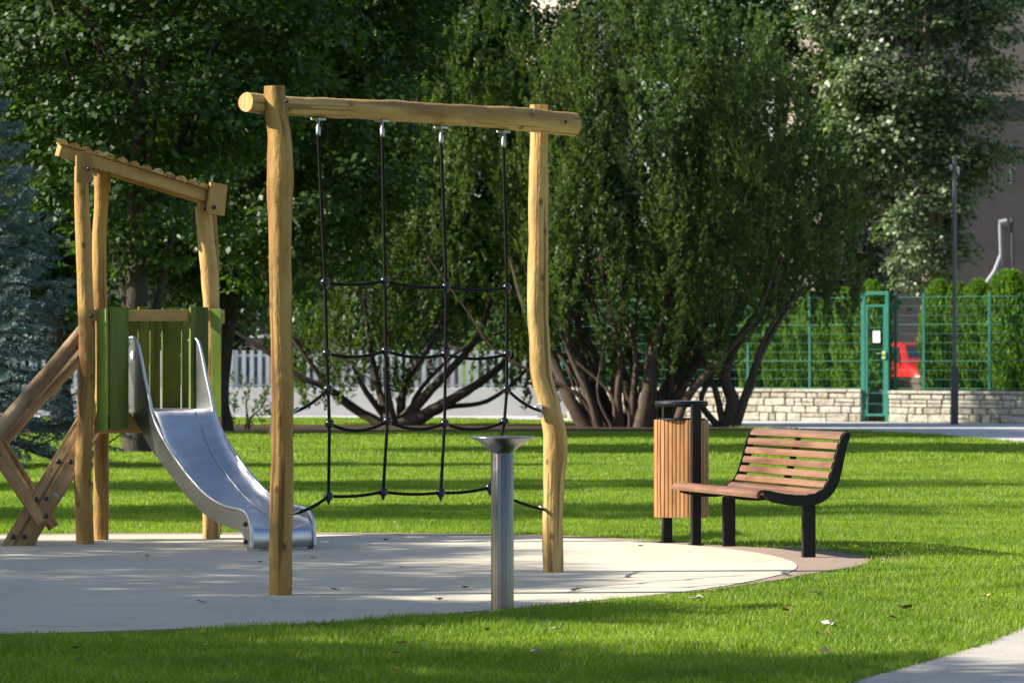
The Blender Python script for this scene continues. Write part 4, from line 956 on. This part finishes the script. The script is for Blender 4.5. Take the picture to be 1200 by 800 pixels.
V = plumes(spires(lo2, 78, 2, (.28, .46), (1.1, 2.1), 2.4) + [((1.0, 74.6, 1.5), (.6, .4, 1.0)), ((1.9, 74.9, 1.3), (.6, .35, .9)), ((3.0, 74.8, 1.6), (.6, .35, .8)), ((.9, 73.9, 2.5), (.9, .5, .9)), ((.4, 74.6, 1.2), (.5, .3, .9)), ((4.0, 74.6, 2.3), (.8, .5, .5))], 2200, 16, (.45, 1.0), .17, .085, .4, .8, upw=1.6, m=8)
def ms(mb):
    rr_ = random.Random(3)
    for k in range(34):
        a = ((k % 20) / 19) * 2 - 1 if k < 20 else rr_.uniform(-1, 1); x0 = 740 + a * 48 + rr_.uniform(-8, 8); x3 = 745 + a * 150 + rr_.uniform(-18, 18); D0 = 72.6 + rr_.uniform(-.5, .9); r = rr_.choice([.05, .065, .08, .11, .13]) if k < 20 else rr_.choice([.022, .03, .04]); x3 += 0 if k < 20 else rr_.uniform(-90, 90)
        pts = [P(x0, 500, D0), P(x0 + a * 22 + rr_.uniform(-6, 6), 462, D0), P(x0 + (x3 - x0) * .5 + rr_.uniform(-14, 14), 415, D0 + .2), P(x0 + (x3 - x0) * .8 + rr_.uniform(-10, 10), 365, D0 + .3), P(x3, 300, D0 + .5)]; pts[0].z = -.03
        s2 = smoothpath(pts, 6); mb.tube(s2, lerp_r([r * 1.3, r, r * .7, r * .5, .02], len(s2)), 9, True, .16, k)
tree('yew_tree', (2.45, 73, 0), 'largest yew, a tall dark crown over a fan of brown stems, behind the litter bin', 'tree', V, M['yew'], M['yewbark'], ms, g2)
lo3 = [((5.2, 74.6, 4.6), (1.2, 1.2, 2.9)), ((6.2, 74.8, 4.2), (1.0, 1.1, 2.1)), ((5.0, 74.6, 3.3), (1.3, 1.0, 1.0)), ((6.6, 74.6, 3.4), (.7, .8, 1.3)), ((5.0, 75.2, 6.9), (.5, .6, 1.1)), ((4.5, 75.2, 5.6), (.7, .7, 1.6))]
V = plumes(spires(lo3, 42, 3, (.26, .42), (.9, 1.8), 2.5) + [((5.1, 74.2, 6.9), (.34, .34, 1.2)), ((5.75, 74.2, 5.9), (.34, .34, 1.2)), ((6.4, 74.2, 5.3), (.34, .34, 1.1)), ((6.9, 74.2, 4.6), (.3, .3, 1.0)), ((4.6, 74.2, 6.6), (.3, .3, 1.1))], 1100, 16, (.45, .95), .17, .085, 2.15, .8, upw=1.6, m=8)
def ms(mb):
    for pts, r in (([(852, 500), (858, 470), (850, 440), (862, 405), (885, 370), (905, 330)], .13), ([(860, 500), (872, 470), (885, 430), (905, 390), (930, 350)], .09), ([(848, 500), (840, 462), (828, 430), (826, 390), (815, 340)], .07), ([(856, 500), (880, 455), (890, 410), (915, 365), (960, 330)], .055), ([(843, 500), (822, 470), (838, 430), (842, 380), (850, 330)], .06)):
        p3 = [P(x, y, 72.6 + .03 * i * i) for i, (x, y) in enumerate(pts)]; p3[0].z = -.03
        s2 = smoothpath(p3, 6); mb.tube(s2, lerp_r([r * 1.25, r, r * .8, r * .6, .02], len(s2)), 10, True, .15, pts[1][0])
tree('yew_tree', (4.4, 72.6, 0), 'smaller yew leaning right on a few twisted dark stems, in front of the green fence', 'tree', V, M['yew'], M['bark'], ms, g2)
# low conifer shrub
V = plumes([((-5.3, 70, .42), (.75, .5, .42))], 40, 14, (.4, .8), .2, .07, .05, .2, .35, m=6)
tree('juniper_shrub', (-5.3, 70, 0), 'low dark juniper shrub seen between the slide and the left climbing post', 'shrub', V, M['yew'], M['bark'], lambda mb: stems(mb, (-5.3, 70, 0), [(-5.8, 70, .5), (-4.8, 70, .6), (-5.2, 70.2, .6)], .025, 3))
# poplar behind the fence
lo4 = [((10.9, 95, 6.2), (1.4, 1.3, 3.2)), ((10.2, 95, 9.6), (2.2, 1.8, 3.6)), ((12.0, 95.4, 9.2), (1.6, 1.6, 3.6)), ((9.6, 95, 12), (2.2, 1.8, 3)), ((12.2, 95.4, 12.5), (2.0, 1.8, 3)), ((9.3, 95, 7.2), (1.0, 1.0, 1.5))]
btree('poplar_tree', (11.0, 95, 0), lo4, 'tall grey-green poplar with pale glittering leaves behind the green fence', 'tree', M['poplar'], M['barkgrey'], 760, 85, .5, .135, .22, 2.6, seed=50)
# arborvitae row behind the fence
g3 = 'arborvitae in a row behind the green wire fence'
base_px = [(850, .88, .45), (877, .94, .46), (898, .86, .42), (916, .98, .48), (934, .88, .44), (962, 1.0, .52), (991, 1.06, .66), (1071, 1.06, .62), (1093, 1.03, .58), (1117, 1.06, .66), (1154, 1.14, .90), (1193, 1.10, .78)]
tl = ['leftmost arborvitae, partly behind the small yew', 'second arborvitae from the left in the row left of the gate', 'third arborvitae from the left in the row left of the gate', 'fourth arborvitae from the left in the row left of the gate', 'fifth arborvitae, just left of the fence post near the gate side row', 'arborvitae second to the left of the green gate', 'broad arborvitae directly left of the green gate',
      'first arborvitae right of the green gate, in front of the red car', 'arborvitae between the first one right of the gate and the lamp post', 'arborvitae directly behind the lamp post', 'broadest arborvitae, right of the lamp post', 'arborvitae at the right edge of the photo']
protoV = []
for s_ in range(3):
    H = 2.3; n = 11000; z = rng.random(n) ** .85 * H; th = rng.random(n) * 2 * PI
    prof_ = np.interp(z / H, [0, .1, .45, .75, .92, 1], [.26, .36, .38, .34, .22, .06]); r = prof_ * (.62 + .48 * rng.random(n)) * (1 + .12 * np.sin(th * 5 + z * 6 + s_) + .08 * np.sin(z * 13 + th * 2))
    p = np.stack([np.cos(th) * r, np.sin(th) * r, z], 1); rd = np.stack([np.cos(th), np.sin(th), np.zeros(n)], 1)
    d = unit(rd * .45 + np.array([0, 0, 1.0]) + rdir(n) * .35); nrm = unit(rd + rdir(n) * .8); protoV.append(leafverts(p, d, nrm, .08 + .06 * rng.random(n), .03 + .02 * rng.random(n), .1))
protos = []
for i, (px, hs, ws) in enumerate(base_px):
    loc = Vector(wxf((sx(px), WD + 1.3, .60))); k = i % 3
    if i < 3:
        root = empty('arborvitae', loc, tl[i], 'arborvitae', g3); V = protoV[k] + np.array(loc); cr = npmesh('crown', V, 4, M['thuja'], parent=root)
        mb = MB(); mb.tube([loc + Vector((0, 0, -.02)), loc + Vector((0, 0, 1.6))], [.045, .015], 8); tr = mb.build('trunk', M['bark'], root); protos.append((root, cr, tr))
    else:
        r0_, c0_, t0_ = protos[k]; root = r0_.copy(); C.objects.link(root); root.location = loc; root['label'] = tl[i]
        for ch in (c0_, t0_): q_ = ch.copy(); C.objects.link(q_); q_.parent = root
    root.scale = (ws / .62, ws / .62, hs); root.rotation_euler = (0, 0, i * 1.7)
# blue spruce at the left edge
def spruce(base, H, R0):
    base = np.array(base); Vs = []; mb = MB(); mb.tube([Vector(base), Vector(base) + Vector((0, 0, H))], [.13, .015], 10, True, .05)
    rr_ = random.Random(8); nl = 17
    for li in range(nl):
        f_ = li / (nl - 1); z = .75 + (H - .95) * f_; bl = R0 * (1 - f_) ** .85 + .12; nb = 8 if li < 12 else 6
        for b in range(nb):
            th = 2 * PI * (b + rr_.random() * .7) / nb + li * .4; l = bl * rr_.uniform(.82, 1.12); dirh = np.array([math.cos(th), math.sin(th), 0]); side = np.array([-math.sin(th), math.cos(th), 0])
            droop = .16 + .22 * (1 - f_); n_ = 11
            pts = [base + dirh * l * t + np.array([0, 0, z - droop * l * math.sin(t * 2.6) * .9 + .10 * l * t * t]) for t in np.linspace(0, 1, n_)]
            mb.tube([Vector(p) for p in pts], lerp_r([.028 * (l / R0) + .008, .005], n_), 5, False)
            paths = [(np.array(pts[2]), np.array(pts[-1]) - np.array(pts[2]), 1.0)]
            for j in range(2, n_):
                for s_ in (-1, 1):
                    t = j / (n_ - 1); bl2 = l * .42 * (1.12 - t) + .10; d2 = unit(side * s_ * .85 + dirh * .75 + np.array([0, 0, -.18 - .25 * rr_.random()])) * bl2; paths.append((np.array(pts[j]), d2, .8))
            for o_, d_, _ in paths:
                Lp = np.linalg.norm(d_); ns = max(22, int(Lp * 270)); t = rng.random(ns); a = unit(d_[None, :])[0]; rd = rdir(ns); rd[:, 2] += .35; rd = unit(rd - a * (rd @ a)[:, None])
                p = o_ + d_ * t[:, None] + rd * .006; Vs.append(leafverts(p, a + rd * 1.1, rdir(ns), .040 + .02 * rng.random(ns), np.full(ns, .010), .05))
    return np.concatenate(Vs), mb
V, mbx = spruce((-6.85, 45.5, 0), 5.4, 1.75)
root = empty('blue_spruce', (-6.85, 45.5, 0), 'blue spruce with drooping silvery blue branches at the left edge', 'tree'); mbx.build('trunk', M['bark'], root); npmesh('crown', V, 4, M['spruce'], parent=root)

# trees standing outside the picture on the left: they throw the shade on the play surface and the lawn
g4 = 'trees standing to the left of the play area'
TA = math.tan(rad(90 + SUN_AZ))                # sideways run of the light per metre
def lawn(X, D0, lob, n, lb, r0=.11):            # D0: depth at which the shadow crosses the middle of the lawn
    off = -X * TA; return ((X, D0 + off), [((X + a, D0 + off + b, c), r) for a, b, c, r in lob], n, lb)
side = [lawn(-9.0, 15.2, [(0, 0, 4.9, (2.2, 1.6, 2.2)), (.3, .2, 3.2, (1.2, 1.2, 1.2))], 330, 'young tree left of the play area, nearest to the camera'),
        lawn(-11.5, 19.3, [(0, 0, 5.6, (1.7, 1.0, 2.2)), (.3, -.1, 6.6, (1.0, .7, 1.2))], 250, 'young tree left of the play area, second from the camera'),
        lawn(-13.5, 22.3, [(0, .2, 5.7, (2.2, 2.6, 3.2)), (-.1, -3.0, 5.6, (2.0, 2.0, 3.0)), (.1, 3.0, 5.4, (2.0, 2.0, 3.0)), (-.1, -5.2, 5.4, (2.0, 1.8, 3.0))], 1500, 'broad dense tree left of the play area'),
        lawn(-14.0, 32.0, [(0, 0, 8.4, (1.7, 1.5, 3.9)), (.2, 0, 3.6, (1.5, 1.3, 1.9))], 430, 'slender tree left of the lawn, in front of the spruce'),
        lawn(-13.0, 38.6, [(0, 0, 8.4, (1.7, 1.6, 4.0)), (.2, 0, 3.8, (1.6, 1.5, 1.8))], 430, 'slender tree left of the lawn, level with the spruce')]
for i, (b, lob, nc, lb) in enumerate(side):
    btree('lawn_tree', (b[0], b[1], 0), lob, lb, 'tree', ncl=nc, per=60, crad=.5, size=.12, r0=.11, group=g4, seed=70 + i)

# ------------------------------------------------------------------ fallen leaves
M['leaf_y'] = simple('dry_yellow_leaf', (.45, .34, .10), .7); M['leaf_b'] = simple('dry_brown_leaf', (.16, .09, .04), .8); M['leaf_p'] = simple('pale_dry_leaf', (.62, .58, .48), .7)
def fleaf(px, py, m, label, sz=.045, z=.02):
    p = G(px, py); p.z = z; n = 9; vs = [Vector((0, 0, 0))]; r_ = random.Random(int(px * 7 + py)); a0 = r_.random() * 6
    for k in range(n): th = a0 + 2 * PI * k / n; r = sz * (1 if k % 2 else .55) * r_.uniform(.8, 1.2); vs.append(Vector((r * math.cos(th), r * math.sin(th), sz * r_.uniform(.05, .55))))
    mb = MB(); mb.add([p + v for v in vs], [(0, 1 + k, 1 + (k + 1) % n) for k in range(n)]); mb.origin = tuple(p); o = mb.build('fallen_leaf', M[m]); return tag(o, label, 'fallen leaf', 'fallen leaves scattered on the ground')
for px, py in ((237, 710), (393, 695), (452, 636), (305, 662), (545, 693), (515, 707), (672, 696), (750, 643), (640, 672), (678, 695), (470, 668), (172, 655)): fleaf(px, py, 'leaf_b', 'small dark dry leaf lying on the pale play surface', .025 if py < 690 else .03, .022)
fleaf(367, 657, 'leaf_y', 'single yellow leaf on the play surface in front of the slide', .03, .022)
for px, py, m, lb, s_ in ((816, 710, 'leaf_p', 'pale curled leaf on the grass right below the edge of the play surface', .05), (970, 774, 'leaf_y', 'yellow leaf on the grass near the corner path', .05), (973, 741, 'leaf_p', 'cream leaf on the grass above the yellow one', .045), (923, 724, 'leaf_b', 'brown leaf on the sunlit grass at lower right', .04),
                      (1060, 722, 'leaf_b', 'large brown leaf on the lawn near the path at right', .055), (952, 703, 'leaf_p', 'pale leaf on the sunlit grass below the bench', .045), (625, 775, 'leaf_p', 'small pale leaf in the shaded foreground grass at the bottom', .045), (652, 747, 'leaf_p', 'pale leaf on shaded grass right of the steel fountain foot', .035), (1035, 664, 'leaf_p', 'pale leaf at the tip of the brown border', .045),
                      (345, 742, 'leaf_p', 'pale leaf in the shaded grass in front of the left climbing post', .04)):
    fleaf(px, py, m, lb, s_, .04)
r_ = random.Random(12); k = 0
while k < 16:
    px, py = r_.uniform(20, 1180), r_.uniform(655, 795)
    p = G(px, py); X_, Y_ = np.array([p.x]), np.array([p.y])
    if inpoly(X_, Y_, outer)[0] or inpoly(X_, Y_, fpath)[0]: continue
    fleaf(px, py, r_.choice(['leaf_b', 'leaf_y', 'leaf_b']), 'small dry leaf lying in the lawn', r_.uniform(.018, .032), .04); k += 1
